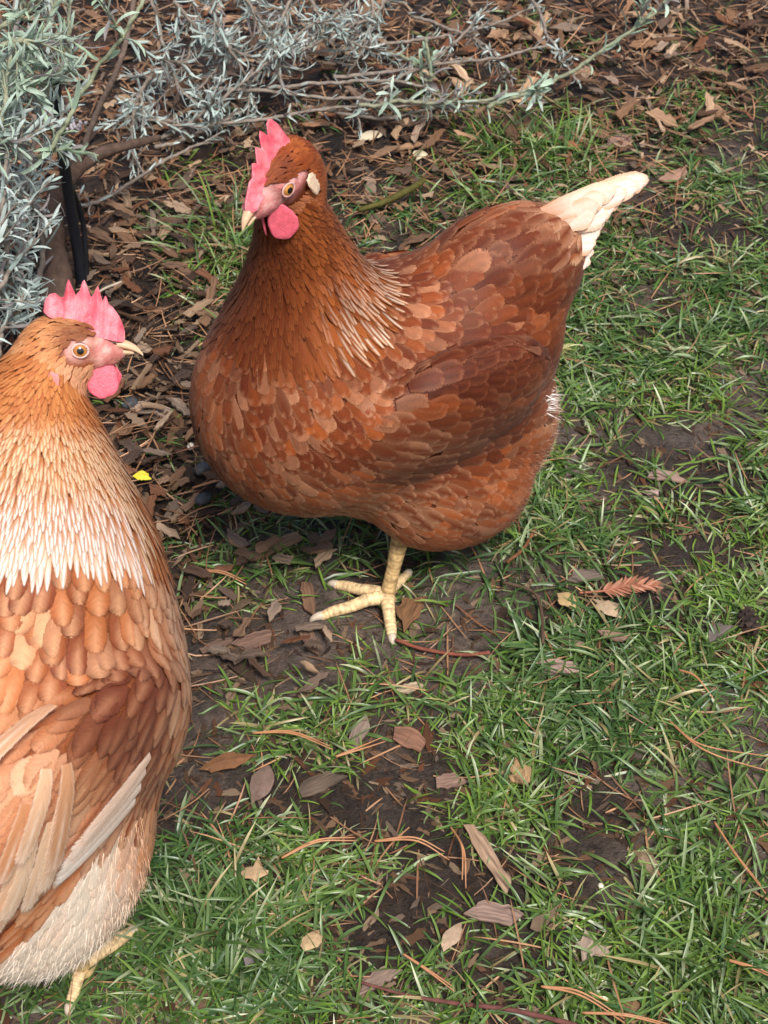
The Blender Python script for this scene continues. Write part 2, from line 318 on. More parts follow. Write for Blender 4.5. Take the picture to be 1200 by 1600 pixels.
def chip_obj(px, py, lpx, wpx, ang, colr, name='wood_chip', label=None, cat='wood chip', group=None, curl=.08, point=.35, T=.0015, z=.004, mat=None, jag=.2, seed=0, tilt=.06):
    """lpx, wpx: size in photo pixels; ang: direction in the picture, degrees anticlockwise"""
    rng = np.random.default_rng(seed+int(px*7+py)); g = G(px, py, z); sc = FPX/((g-C0)@FW)
    a = G(px+lpx/2*math.cos(rad(ang)), py-lpx/2*math.sin(rad(ang)), z); b = G(px-lpx/2*math.cos(rad(ang)), py+lpx/2*math.sin(rad(ang)), z)
    L = np.linalg.norm(a-b); W = wpx/sc*(1+.35*abs(math.cos(rad(ang)))); yaw = math.atan2(a[1]-b[1], a[0]-b[0])
    V, F, U = chipgeo(L, W, T, rng, point, curl, jag, 9); V = orient(V, yaw, rng.normal(0, tilt), rng.normal(0, tilt))
    V[:, 2] += max(0, -V[:, 2].min()) * .5
    o = link_mesh(name, V, F, mat or M_WOOD, None, np.tile(srgb(*colr), (len(V), 1)), U, False)
    o.location = (g[0], g[1], float(gh(g[0], g[1]))+z); tag(o, label, cat, group); return o
def curve_obj(name, pts, r, colr, label, cat, group=None, mat=None, z=.006, bump=0., taper=(1, 1)):
    P = []
    for p in pts:
        g = G(p[0], p[1], p[2] if len(p) > 2 else z); P.append([g[0], g[1], g[2]+(float(gh(g[0], g[1])) if len(p) < 3 else 0)])
    P = np.array(P); P[:, 2] = np.maximum(P[:, 2], gh(P[:, 0], P[:, 1])+r); mb = MB(); tube(mb, P, np.array([r*taper[0], r, r*taper[1]]), 8, srgb(*colr), n=18, bump=bump)
    o = mb.build(name, mat or M_NEEDLE, loc=P[0]); tag(o, label, cat, group); return o

# ------------------------------------------------------------------ hens: an implicit body, with feathers laid along its surface
def rotm(yaw, pitch=0, roll=0):
    cy, sy = math.cos(yaw), math.sin(yaw); c2, s2 = math.cos(pitch), math.sin(pitch); c3, s3 = math.cos(roll), math.sin(roll)
    return np.array([[cy, -sy, 0], [sy, cy, 0], [0, 0, 1.]])@np.array([[c2, 0, -s2], [0, 1, 0], [s2, 0, c2]])@np.array([[1, 0, 0], [0, c3, -s3], [0, s3, c3]])
class Ell:
    def __init__(s, c, r, yaw=0, pitch=0, roll=0, k=.02, tag='body', flow=(-1, 0, 0), M=None):
        s.c = np.array(c, float); s.r = np.array(r, float); s.M = rotm(rad(yaw), rad(pitch), rad(roll)) if M is None else M; s.k = k; s.tag = tag; s.flow = unit(np.array(flow, float))
    def d(s, p):
        q = (p-s.c)@s.M; k0 = np.linalg.norm(q/s.r, axis=-1)+1e-9; k1 = np.linalg.norm(q/(s.r*s.r), axis=-1)+1e-9
        return k0*(k0-1)/k1
def _sm(a, b, k):
    h = np.clip(.5+.5*(b-a)/k, 0, 1); return b*(1-h)+a*h-k*h*(1-h)
def sdf(prims, p):
    d = prims[0].d(p)
    for e in prims[1:]: d = _sm(d, e.d(p), e.k)
    return d
_TET = np.array([(1, -1, -1), (-1, -1, 1), (-1, 1, -1), (1, 1, 1)], float)
def grad(prims, p, h=.0006):
    g = 0
    for v in _TET: g = g+v*sdf(prims, p+v*h)[..., None]
    return unit(g)
def neckp(pts, k=.03, n=5, flow=(-.25, 0, -1)):
    P = np.array(pts, float); out = []
    for u in np.linspace(0, len(P)-1, n):
        v = [np.interp(u, range(len(P)), P[:, j]) for j in range(5)]; out.append(Ell(v[:3], (v[3], v[4], v[3]), k=lerp(k, .009, u/(len(P)-1)), tag='neck', flow=flow))
    return out
def head_prims(hc, HM, s):
    """hc eye midpoint, HM head rotation, s metres per head unit (cm)"""
    def E_(c, r, pitch=0, k=.006, tag='head', flow=(-1, 0, -.3)): return Ell(hc+HM@(np.array(c)*s), np.array(r)*s, k=k, tag=tag, flow=HM@np.array(flow, float), M=HM@rotm(0, rad(pitch)))
    return [E_((-1.0, 0, .1), (1.95, 1.38, 1.45)), E_((.55, 0, -.1), (1.45, .86, .95), -8, .008), E_((1.35, 0, -.25), (.8, .5, .55), -10, .006),
            E_((-.6, 0, -1.05), (1.25, .95, .95), 0, .008, 'throat', (-.6, 0, -1)), E_((-1.9, 0, -1.3), (1.6, 1.35, 1.9), 0, .012, 'throat', (-.5, 0, -1))]
def build_body_mesh(prims, vox):
    mbs = []; V = []; F = []; n = 0
    for e in prims:
        th = np.linspace(.02, math.pi-.02, 17)[:, None]; ph = np.linspace(0, 2*math.pi, 28, endpoint=False)[None, :]
        D = np.stack([np.sin(th)*np.cos(ph), np.sin(th)*np.sin(ph), np.cos(th)*np.ones_like(ph)], -1).reshape(-1, 3)
        v = (D*e.r*1.04)@e.M.T+e.c; f = gridfaces(17, 28, True).tolist()+[list(range(28))[::-1]]
        f.append([16*28+i for i in range(28)]); V.append(v); F += [[i+n for i in q] for q in f]; n += len(v)
    me = bpy.data.meshes.new('tmp'); me.from_pydata(np.concatenate(V).tolist(), [], F); o = bpy.data.objects.new('tmp', me); COL.objects.link(o)
    md = o.modifiers.new('r', 'REMESH'); md.mode = 'VOXEL'; md.voxel_size = vox; md.use_smooth_shade = True
    dg = bpy.context.evaluated_depsgraph_get(); m2 = bpy.data.meshes.new_from_object(o.evaluated_get(dg)); bpy.data.objects.remove(o); bpy.data.meshes.remove(me)
    P = np.empty(len(m2.vertices)*3); m2.vertices.foreach_get('co', P); P = P.reshape(-1, 3)
    for _ in range(7): P = P-grad(prims, P)*np.clip(sdf(prims, P), -.01, .01)[:, None]*.9
    quads = np.array([list(p.vertices) if len(p.vertices) == 4 else list(p.vertices)+[p.vertices[-1]] for p in m2.polygons]); bpy.data.meshes.remove(m2)
    return P, quads
def poisson(P, Q, rfun, rng, over=9):
    """blue-noise points on the faces where rfun > 0 (rfun gives the spacing)"""
    A = P[Q[:, 0]]; B = P[Q[:, 1]]; Cq = P[Q[:, 2]]; D = P[Q[:, 3]]; rc = rfun((A+B+Cq+D)/4)
    ar = .5*np.linalg.norm(np.cross(Cq-A, D-B), axis=1); wt = np.where(rc > 0, ar/np.maximum(rc, 1e-6)**2, 0); N = int(wt.sum()*over)
    if N < 3: return np.zeros((0, 3))
    fi = rng.choice(len(Q), N, p=wt/wt.sum()); u = rng.random((N, 1)); v = rng.random((N, 1))
    X = (A[fi]*(1-u)+B[fi]*u)*(1-v)+(D[fi]*(1-u)+Cq[fi]*u)*v
    r = rfun(X); ok = r > 0; X = X[ok]; r = r[ok]; cell = float(max(r.max()*1.0, .001)); H = {}; keep = []
    K = np.floor(X/cell).astype(int)
    for i in range(len(X)):
        k = tuple(K[i]); good = True; R = int(math.ceil(r[i]/cell)); xi = X[i]
        for a in range(-R, R+1):
            for b in range(-R, R+1):
                for c in range(-R, R+1):
                    for j in H.get((k[0]+a, k[1]+b, k[2]+c), ()):
                        d = X[j]-xi
                        if d[0]*d[0]+d[1]*d[1]+d[2]*d[2] < (r[i]*.5+r[j]*.5)**2: good = False; break
                    if not good: break
                if not good: break
            if not good: break
        if good: H.setdefault(k, []).append(i); keep.append(i)
    return X[keep]
BODYPROF = ([0, .3, .65, .85, 1], [.55, .92, 1.0, .95, .74]); LANCE = ([0, .15, .4, .7, .9, 1], [.5, .9, 1., .8, .4, .06]); QUILL = ([0, .2, .6, .9, 1], [.5, .85, 1., .9, .5])
def feathers(prims, P0, T0, Len, Wid, lift, stiff, base, edge, shaft, edgew=.35, prof=BODYPROF, roundt=.28, rng=None, nr=7, nc=5, o0=.0004, cup=.13, shw=.3, fray=.06, rollj=.05):
    """feathers that follow the surface; base / edge / shaft colours per feather (n,3)"""
    n = len(P0); Len = np.broadcast_to(Len, (n,)).astype(float); Wid = np.broadcast_to(Wid, (n,)).astype(float)*1.14; lift = np.broadcast_to(lift, (n,)).astype(float)
    s = np.linspace(0, 1, nr); ds = Len/(nr-1); P = np.zeros((n, nr, 3)); Nn = np.zeros((n, nr, 3)); Tt = np.zeros((n, nr, 3))
    p = P0.copy(); t = T0.copy()
    nn = grad(prims, p); p = p-nn*(sdf(prims, p)-o0)[:, None]
    for k in range(nr):
        if k:
            p = p+t*ds[:, None]; d = sdf(prims, p); off = o0+lift*s[k]; nn = grad(prims, p)
            corr = np.where(d < off, off-d, (off-d)*(1-stiff)); p = p+nn*corr[:, None]
            t = unit(p-P[:, k-1]) if stiff > .5 else unit(t-nn*((t*nn).sum(-1)*(1-stiff))[:, None])
        P[:, k] = p; Nn[:, k] = nn; Tt[:, k] = t
    Sd = unit(np.cross(Nn, Tt)); w = np.interp(s, *prof)
    rl = rng.normal(0, rollj, n); u = np.linspace(-1, 1, nc)
    Nq = unit(np.cross(Tt, Sd)); Sd = Sd*np.cos(rl)[:, None, None]+Nq*np.sin(rl)[:, None, None]
    ww = Wid[:, None]*w[None]*.5
    back = roundt*(Wid/np.maximum(Len, 1e-6))[:, None, None]*1.6*(u**2)[None, None]*(s**2)[None, :, None]+fray*.5*rng.random((n, nr, nc))*(abs(u) > .9)[None, None]*s[None, :, None]
    q = np.clip(s[None, :, None]-back, 0, 1)*(nr-1); i0 = np.minimum(q.astype(int), nr-2); fr = (q-i0)[..., None]; ii = np.arange(n)[:, None, None]   # slide back along the curved feather
    def at(A): return A[ii, i0]*(1-fr)+A[ii, i0+1]*fr
    V = at(P)+at(Sd)*(ww[:, :, None]*u[None, None])[..., None]-at(Nq)*((ww*cup)[:, :, None]*(u**2)[None, None])[..., None]
    ue = np.abs(u)[None, None]; se = s[None, :, None]
    e = np.clip(np.maximum(sstep(1-edgew-.12, .84, ue*1.0), sstep(.90-edgew*.6, .93, se+.22*ue**2)), 0, 1)*np.ones((n, nr, nc))
    sh = np.clip(1-ue/shw, 0, 1)*sstep(.15, .6, se)*np.ones((n, nr, nc))
    AL = np.minimum(np.minimum(1-ue, 1)*np.ones((n, nr, nc)), (1-se)*2.0+.0*ue)
    Cc = np.asarray(base)[:, None, None, :]*(1-e[..., None])+np.asarray(edge)[:, None, None, :]*e[..., None]
    Cc = Cc*(1-sh[..., None])+np.asarray(shaft)[:, None, None, :]*sh[..., None]
    U = np.stack([np.broadcast_to(u*.5, (n, nr, nc)), np.broadcast_to(s[None, :, None]-.35*abs(u), (n, nr, nc))], -1)*np.array([1, 1.])+rng.random((n, 1, 1, 2))*40
    f = gridfaces(nr, nc); F = (np.arange(n)[:, None, None]*nr*nc+f[None, :, ::-1]).reshape(-1, 4)
    Cc = np.concatenate([Cc, AL[..., None]], -1); Cc_ = Cc.reshape(-1, 4)
    NS = Nn[:, :, None]*1.0+Nq[:, :, None]*.35+Sd[:, :, None]*(u*.30)[None, None, :, None]+Tt[:, :, None]*(.18*s**2)[None, :, None, None]
    global LASTN; LASTN = unit(np.broadcast_to(NS, V.shape)).reshape(-1, 3)
    return V.reshape(-1, 3), F, Cc_, U.reshape(-1, 2)
def softn(o):
    o.data.normals_split_custom_set_from_vertices(LASTN.astype(np.float32)); return o
LASTN = None
def strands(P, T, L, W, C, rng, nseg=4, droop=.4):
    """fine down: thin ribbons leaving the surface"""
    n = len(P); s = np.linspace(0, 1, nseg+1); side = unit(np.cross(T, rng.normal(0, 1, (n, 3)))); cur = rng.normal(0, .35, (n, 3))+np.array([0, 0, -droop])
    X = P[:, None]+(T[:, None]*s[None, :, None]+cur[:, None]*(s**2)[None, :, None]*.5)*L[:, None, None]
    w = W[:, None]*np.interp(s, [0, .5, 1], [1, .7, .1])[None]
    V = np.stack([X-side[:, None]*w[..., None]*.5, X+side[:, None]*w[..., None]*.5], 2); f = gridfaces(nseg+1, 2)
    F = (np.arange(n)[:, None, None]*(nseg+1)*2+f[None]).reshape(-1, 4); Cc = np.broadcast_to(C[:, None, None], V.shape)
    return V.reshape(-1, 3), F, Cc.reshape(-1, 3)
def flowdir(prims, P, rng, jit=.12, temp=.010):
    D = np.stack([e.d(P) for e in prims], -1); D = D-D.min(-1, keepdims=True); W = np.exp(-D/temp); W /= W.sum(-1, keepdims=True)
    fl = W@np.stack([e.flow for e in prims]); n = grad(prims, P); fl = fl-n*(fl*n).sum(-1, keepdims=True); fl = unit(fl); sd = np.cross(n, fl)
    a = rng.normal(0, jit, (len(P), 1)); return unit(fl*np.cos(a)+sd*np.sin(a)), n, np.argmax(W, -1)

# ---- head parts (head frame in cm, x towards the beak, y to the bird's left)
def comb_mesh(prof, base, lean, wavy, hc, HM, s, seed=1):
    """prof: list (x, top z); base: list (x, bottom z)"""
    pr = np.array(prof, float); ba = np.array(base, float); nc = 110; nrw = 12
    x = np.linspace(pr[0, 0], pr[-1, 0], nc); z1 = np.interp(x, pr[:, 0], pr[:, 1]); z0 = np.interp(x, ba[:, 0], ba[:, 1]); r = np.linspace(0, 1, nrw)
    mb = MB(); A = []
    for sgn in (1, -1):
        X = np.repeat(x[:, None], nrw, 1); Z = z0[:, None]+(z1-z0)[:, None]*r
        endt = np.clip(np.minimum(x-x[0], x[-1]-x)/.35, 0, 1)**.5
        T = (.42*(1-r)**1.5+.13*np.sqrt(np.clip(1-r**6, 0, 1)))[None]*(.25+.75*endt[:, None])
        q = np.stack([X, Z, np.zeros_like(X)], -1); T = T*(.75+.5*fbm(q, 2.2, seed))
        Y = sgn*T+lean*(Z-z0[:, None])+wavy*np.sin(X*1.7+.8)*(Z-z0[:, None])*.35
        A.append(np.stack([X, Y, Z], -1))
    V = np.concatenate([A[0].reshape(-1, 3), A[1].reshape(-1, 3)]); m = nc*nrw; f = gridfaces(nc, nrw)
    F = [f, f[:, ::-1]+m, np.array([[i*nrw+nrw-1, m+i*nrw+nrw-1, m+(i+1)*nrw+nrw-1, (i+1)*nrw+nrw-1] for i in range(nc-1)]), np.array([[k, k+1, m+k+1, m+k] for k in range(nrw-1)]), np.array([[(nc-1)*nrw+k, m+(nc-1)*nrw+k, m+(nc-1)*nrw+k+1, (nc-1)*nrw+k+1] for k in range(nrw-1)])]
    return hc+(V*s)@HM.T, np.vstack(F)
def lobe_mesh(mb, c, r, M, hc, HM, s, col, bump=.25, seed=0, tear=.35):
    th = np.linspace(0, math.pi, 17)[:, None]; ph = np.linspace(0, 2*math.pi, 24, endpoint=False)[None, :]
    D = np.stack([np.sin(th)*np.cos(ph), np.sin(th)*np.sin(ph), np.cos(th)*np.ones_like(ph)], -1); V = D.copy()
    V[..., 0] *= 1-tear*np.clip(D[..., 2], -1, 1); V = V*np.array(r)*(1+bump*(fbm(D+seed, 2.5, seed)-.5)[..., None])
    # thin rim around a slightly hollow lobe
    rad_ = np.sqrt(D[..., 0]**2+D[..., 2]**2); V[..., 1] *= (.65+.5*rad_**3)
    V = V.reshape(-1, 3)@M.T+np.array(c); mb.add(hc+(V*s)@HM.T, gridfaces(17, 24, True), col)
def make_beak(root, hc, HM, s, open_=0., name='beak'):
    def half(pts, name_, par):
        mb = MB(); a = np.linspace(0, 2*math.pi, 20, endpoint=False); rows = []; cols = []
        P = spline(np.array(pts), 16)
        for i, (x, z, wy, hu, hd) in enumerate(P):
            y = np.cos(a)*wy; zz = np.where(np.sin(a) > 0, np.abs(np.sin(a))**.85*hu, -np.abs(np.sin(a))**1.3*hd); rows.append(np.stack([np.full(20, x), y, z+zz], -1))
            t = i/15; c0 = lerp(srgb(190, 144, 112), srgb(226, 186, 150), sstep(0, .6, t)); c0 = lerp(c0, srgb(240, 214, 184), sstep(.7, 1, t)); cols.append(np.tile(c0, (20, 1)))
        V = np.concatenate(rows); mb.add(hc+(V*s)@HM.T, gridfaces(16, 20, True), np.concatenate(cols)); return mb.build(name_, M_HORN, par)
    up = half([(1.15, .12, .52, .34, .22), (1.7, .16, .43, .33, .20), (2.3, .08, .31, .30, .16), (2.8, -.10, .19, .22, .12), (3.1, -.32, .06, .10, .06), (3.16, -.40, .01, .02, .01)], name, root)
    lo = half([(1.1, -.18, .40, .15, .30), (1.6, -.20-.2*open_, .33, .10, .26), (2.2, -.20-.5*open_, .22, .08, .20), (2.6, -.24-.8*open_, .08, .05, .10), (2.68, -.28-.85*open_, .01, .01, .02)], 'lower_beak', up)
    mb = MB()
    for q in (1, -1): blob(mb, hc+HM@(np.array([1.75, q*.37, .25])*s), np.array([.16, .05, .055])*s, HM@rotm(q*-.25, -.35), srgb(70, 40, 34))
    mb.build('nostril', M_SKIN, up); return up
def surf_y(allp, hc, HM, s, x, z, q):
    y = 3.
    for _ in range(40): y -= max(float(sdf(allp, (hc+HM@(np.array([x, q*y, z])*s))[None])[0])/s*.8, 0)
    return y
def make_eye(root, hc, HM, s, q, iris, ringc, sy):
    R_ = .47; c = np.array([0, q*(sy-.30), 0]); M = rotm(0)  # bulges out sideways
    th = np.concatenate([np.linspace(0, 1.25, 40), np.linspace(1.3, math.pi, 10)])[:, None]; ph = np.linspace(0, 2*math.pi, 32, endpoint=False)[None, :]
    ax = unit(np.array([.22, q*1., .02])); e1 = unit(np.cross(ax, [0, 0, 1.])); e2 = np.cross(ax, e1)
    V = np.cos(th)[..., None]*ax+np.sin(th)[..., None]*(np.cos(ph)[..., None]*e1+np.sin(ph)[..., None]*e2)
    rr = np.sin(th)*R_*np.ones_like(ph); t = np.where(th > 1.6, 9, rr)
    ang = ph*np.ones_like(th); stre = .85+.3*vnoise(np.stack([np.cos(ang)*6, np.sin(ang)*6, t*3], -1), 1.5, 2)
    cc = np.where((t < .19)[..., None], srgb(10, 8, 8), np.where((t < .34)[..., None], iris*stre[..., None]*lerp(1.15, .75, (t/.34))[..., None], srgb(26, 18, 16)))
    mb = MB(); mb.add(hc+((V*R_+c)*s).reshape(-1, 3)@HM.T, gridfaces(50, 32, True), cc.reshape(-1, 3)); e = mb.build('eye', M_EYE, root)
    mb = MB(); a = np.linspace(0, 2*math.pi, 41); rx, rz = .42, .35
    pts = c+ax*.30+np.cos(a)[:, None]*e1*rx*-1+np.sin(a)[:, None]*e2*rz*1.0
    tube(mb, hc+(pts*s)@HM.T, .062*s, 8, ringc, bump=.5); mb.build('eyelid', M_SKIN, e); return e

def scaly(mb, P, R, n, seg, c1, c2, bands, rng, amp=.10):
    P = spline(P, n); t = np.linspace(0, 1, n); R = np.interp(t, np.linspace(0, 1, len(R)), R); ph = (t*bands) % 1
    R = R*(1+amp*(np.sin(np.pi*ph)**.6-.6)); cols = lerp(c1[None], c2[None], ((ph < .16) | (ph > .93))[:, None]*.45)*(.85+.3*vnoise(np.stack([t*40, t*0, t*0], -1), 1, int(rng.integers(99))))[:, None]
    tube(mb, P, R, seg, cols=cols)
def make_leg(root, hock, ankle, toes, hallux, rng, r=.0068, toL=None):
    """hock, ankle: local points; toes: list of claw-tip points"""
    y1, y2 = srgb(204, 170, 118), srgb(124, 92, 62); mb = MB(); hock = np.array(hock); ankle = np.array(ankle)
    mid = (hock+ankle)/2
    scaly(mb, [hock+(hock-mid)*.2, hock, mid, ankle+(mid-ankle)*.2, ankle], np.array([.0064, .0070, .0052, .0056, .0076]), 90, 14, y1, y2, 17, rng, .03)
    leg = mb.build('leg', M_SCALE, root)
    for i, tp in enumerate(list(toes)+[hallux]):
        tp = np.array(tp); st = ankle+unit(tp-ankle)*.002; d = tp-st; L = np.linalg.norm(d); up = np.array([0, 0, 1.])
        end = st+d*.86; mb = MB(); z = np.array([0, 0, .0045])
        scaly(mb, [st+z*.6, st+d*.22+z*.9, st+d*.45+z*.5, st+d*.68+z*.5, end+z*.1], np.array([.0062, .0049, .0045, .0043, .0033])*(.8 if i == 3 else 1), 60, 12, srgb(224, 192, 144), lerp(y1, y2, .6), 12, rng, .035)
        toe = mb.build('toe', M_SCALE, leg); mb = MB()
        tube(mb, [end+z*.3-d*.03, end+d*.05+z*.35, end+d*.11+z*.0, tp-z*.7], np.array([.0036, .0030, .002, .0004]), 9, srgb(200, 182, 160), n=12); mb.build('claw', M_HORN, toe)
    return leg

RUST, DRUST, TAN = srgb(162, 82, 38), srgb(108, 48, 24), srgb(210, 150, 112)
def hen(O, heading, prims, hc, hyaw, hpitch, hroll, hs, cfg, label, seed):
    rng = np.random.default_rng(seed); root = empty('hen', O, heading); tag(root, label, 'hen', 'brown hens')
    Rw = rotm(heading)
    def toL(p): return (np.asarray(p)-O)@Rw
    hc = np.array(hc); HM = rotm(rad(hyaw), rad(hpitch), rad(hroll)); hp = head_prims(hc, HM, hs)
    allp = prims+hp
    P, Q = build_body_mesh(allp, .0024)
    H_ = ((P-hc)@HM)/hs; headness = sstep(.004, -.001, np.min([e.d(P) for e in hp], 0))
    x, y, z = H_[:, 0], H_[:, 1], H_[:, 2]; ay = abs(y)
    def facemask(x, y, z, nz=0):
        a = sstep(1.25, .95, np.sqrt(((x-.15)/cfg['face'][0])**2+((z+.02)/cfg['face'][1])**2)+nz); b = sstep(.5, .9, x)*sstep(-1.5, -1.0, z)
        crown = sstep(.45, .8, z-.25*x)*sstep(1.7, 1.2, x); return np.clip(np.maximum(a, b)*(1-crown), 0, 1)
    fm = facemask(x, y, z)*headness
    skin = lerp(cfg['skin'], srgb(206, 108, 110), (sstep(.45, .7, fbm(H_, 2.2, 15))*.7)[:, None])*(.8+.4*fbm(H_, 5, 5))[:, None]; under = cfg['under'](P)*.75
    fv = under*(1-fm[:, None])+skin*fm[:, None]
    # sink the feathered skin a little below the plumage; wrinkle the bare face
    nrm = grad(allp, P); P2 = P-nrm*(.0012*(1-fm)+(fbm(H_*np.array([1, 1, 2.2]), 3.2, 9, 2)-.5)*.0022*fm)[:, None]
    body = link_mesh('body', P2, Q, M_SKIN, root, fv)
    # ---------- tracts
    tags = np.array([e.tag for e in allp])
    def info(X):
        D = np.stack([e.d(X) for e in allp], -1); t = tags[np.argmin(D, -1)]; return cfg['retag'](X, t) if 'retag' in cfg else t
    def sel(names, r):
        def f(X):
            t = info(X); return np.where(np.isin(t, names), r(X) if callable(r) else r, 0.)
        return f
    def tract(name, names, spacing, N, Lm, Wm, lift, stiff, colf, parent=root, cond=None, mat=None, **kw):
        R0 = sel(names, spacing)
        X = poisson(P, Q, (lambda q: R0(q)*(cond(q) if cond else 1)), rng)
        if not len(X): return None
        T, n, _ = flowdir(allp, X, rng, kw.pop('jit', .12)); m = len(X)
        Lf = (Lm(X) if callable(Lm) else Lm)*rng.uniform(.82, 1.15, m); Wf = (Wm(X) if callable(Wm) else Wm)*rng.uniform(.85, 1.15, m)
        if isinstance(colf, dict):
            tt = info(X); b = np.zeros((m, 3)); e = b.copy(); s_ = b.copy()
            for key, fn in colf.items():
                k = tt == key
                if k.any(): b[k], e[k], s_[k] = fn(X[k], T[k], n[k], rng)
        else: b, e, s_ = colf(X, T, n, rng)
        V, F, Cc, U = feathers(allp, X, T, Lf, Wf, lift*rng.uniform(.8, 1.25, m), stiff, b, e, s_, rng=rng, **kw)
        return softn(link_mesh(name, V, F, mat or M_FEATHER, parent, Cc, U))
    for args in cfg['tracts']:
        if args['names'] == ['wing']:
            for q in (1, -1):
                a = dict(args); c0 = a.pop('cond', None); tract(cond=(lambda X, q=q, c0=c0: 1.*(X[:, 1]*q > 0)*(c0(X) if c0 else 1)), **a)
        else: tract(**dict(args))
    # head: very short feathers, none on the bare face
    X = poisson(P, Q, lambda q: np.where(np.isin(info(q), ['head', 'throat']), .0017, 0)*1., rng)
    h = ((X-hc)@HM)/hs; fm2 = facemask(h[:, 0], h[:, 1], h[:, 2], .25*(fbm(h, 4, 3)-.5)); X = X[(fm2 < .5) & (h[:, 0] < 1.3)]; h = ((X-hc)@HM)/hs
    T, n, _ = flowdir(allp, X, rng, .15); b, e, s_ = cfg['headcol'](h, rng)
    V, F, Cc, U = feathers(allp, X, T, .0072*rng.uniform(.8, 1.2, len(X)), .0026*rng.uniform(.8, 1.2, len(X)), .0009, .05, b, e, s_, rng=rng, nr=5, nc=3, prof=LANCE, roundt=.1)
    softn(link_mesh('head_feathers', V, F, M_FEATHER, root, Cc, U))
    # comb, wattles, ear lobes, eyes, beak
    CR = srgb(216, 84, 96)
    V, F = comb_mesh(cfg['comb'], cfg['combbase'], cfg['lean'], cfg['wavy'], hc, HM, hs, seed)
    cn = (V-hc)@HM/hs; cc = lerp(srgb(214, 88, 104), srgb(240, 134, 142), sstep(.3, .7, fbm(cn, 1.8, 3))[:, None]); link_mesh('comb', V, F, M_COMB, root, cc)
    for q in (1, -1):
        mb = MB(); lobe_mesh(mb, (cfg['wat'][0], q*(cfg['wat'][3]), cfg['wat'][1]-cfg['wat'][2]*.85), (cfg['wat'][2]*.74, .13, cfg['wat'][2]*1.0), rotm(-q*cfg['wy'], cfg['wat'][4], q*.2), hc, HM, hs, srgb(232, 104, 120), .25, seed+q, .22); mb.build('wattle', M_COMB, root)
        mb = MB(); lobe_mesh(mb, (cfg['ear'][0], q*(surf_y(allp, hc, HM, hs, cfg['ear'][0], cfg['ear'][1], q)+.12), cfg['ear'][1]), (cfg['ear'][2], .13, cfg['ear'][3]), rotm(q*.35, cfg['ear'][4]), hc, HM, hs, cfg['earcol'], .5, seed+3+q, .3); mb.build('ear_lobe', M_SKIN, root)
        make_eye(root, hc, HM, hs, q, cfg['iris'], cfg['lid'], surf_y(allp, hc, HM, hs, 0, 0, q))
    make_beak(root, hc, HM, hs, cfg.get('open', 0))
    cfg['extra'](root, allp, rng, toL, P, Q, info)
    return root
def where(X, O, h):   # the photo position of points on a hen, for laying out its plumage pattern
    return topx(X@rotm(h).T+O)
def patches(X, O, h, L):
    px, py = where(X, O, h); d = 0; l = 0
    for a, b, rx, ry, k in L:
        g = abs(k)*np.exp(-((px-a)/rx)**2-((py-b)/ry)**2)
        if k < 0: d = d+g
        else: l = l+g
    return np.clip(d+0*px, 0, 1), np.clip(l+0*px, 0, 1)
def vmix(a, b, t): return a*(1-t[:, None])+b*t[:, None]
def extra_long(root, allp, rng, name, starts, dirs, Len, Wid, base, edge, shaft, stiff=.8, lift=.002, o0=.001, cup=.15, fray=.01, part_each=True, surf=None, edgew=.3, shw=.12):
    for i in range(len(starts)):
        V, F, Cc, U = feathers(surf or allp, np.array([starts[i]], float), unit(np.array([dirs[i]], float)), Len[i], Wid[i], lift, stiff, np.array([base[i]]), np.array([edge[i]]), np.array([shaft[i]]), rng=rng, nr=14, nc=9, prof=QUILL, roundt=.32, o0=o0 if np.isscalar(o0) else o0[i], cup=cup, fray=fray, edgew=edgew, shw=shw)
        link_mesh(name, V, F, M_FEATHER, root, Cc, U)
def fluffmesh(root, allp, P, Q, info, names, rng, N, Lm, Wm, col, name='down', cond=None, out=.35):
    X = poisson(P, Q, lambda q: np.where(np.isin(info(q), names), .0016, 0)*(cond(q) if cond else 1), rng, 4)
    if not len(X): return
    T, n, _ = flowdir(allp, X, rng, .25); D = unit(T+n*out*rng.uniform(.3, 1.4, (len(X), 1)))
    V, F, Cc = strands(X, D, Lm*rng.uniform(.6, 1.3, len(X)), np.full(len(X), Wm), col(X), rng); link_mesh(name, V, F, M_FLUFF, root, Cc)

# ================= first hen: the middle one, facing left and towards us
def prims1():
    A = [Ell((.024, 0, .182), (.092, .078, .088), pitch=-8, k=.02, tag='breast', flow=(-.55, 0, -.8)),
         Ell((-.060, 0, .182), (.100, .070, .076), pitch=-25, k=.03, tag='back', flow=(-1, 0, .1)),
         Ell((-.055, .0, .125), (.085, .070, .062), pitch=-16, k=.03, tag='belly', flow=(-.9, 0, -.3)),
         Ell((-.108, .0, .112), (.047, .052, .047), pitch=0, k=.03, tag='fluff', flow=(-.9, 0, -.3)),
         Ell((-.104, 0, .231), (.068, .042, .055), pitch=-24, k=.008, tag='tailcov', flow=(-1, 0, .35)),
         Ell((-.138, .0, .248), (.028, .014, .024), pitch=-35, k=.02, tag='tailcov', flow=(-1, 0, .45))]
    A += neckp([(.032, 0, .235, .046, .047), (.036, .002, .285, .030, .029), (.042, .010, .325, .021, .021), (.048, .014, .350, .015, .015)], n=7, flow=(-.25, 0, -1))
    for s in (1, -1):
        A += [Ell((-.038, s*(.062 if s > 0 else .056), .190 if s > 0 else .176), (.080, .026, .054), yaw=s*3, pitch=-10, roll=-s*14, k=.005, tag='wing', flow=(-1, 0, -.12))]
        A += [Ell((-.055, s*.045, .100), (.065, .034, .052), pitch=25, k=.010, tag='thigh', flow=(-.75, 0, -.75))]
    return A
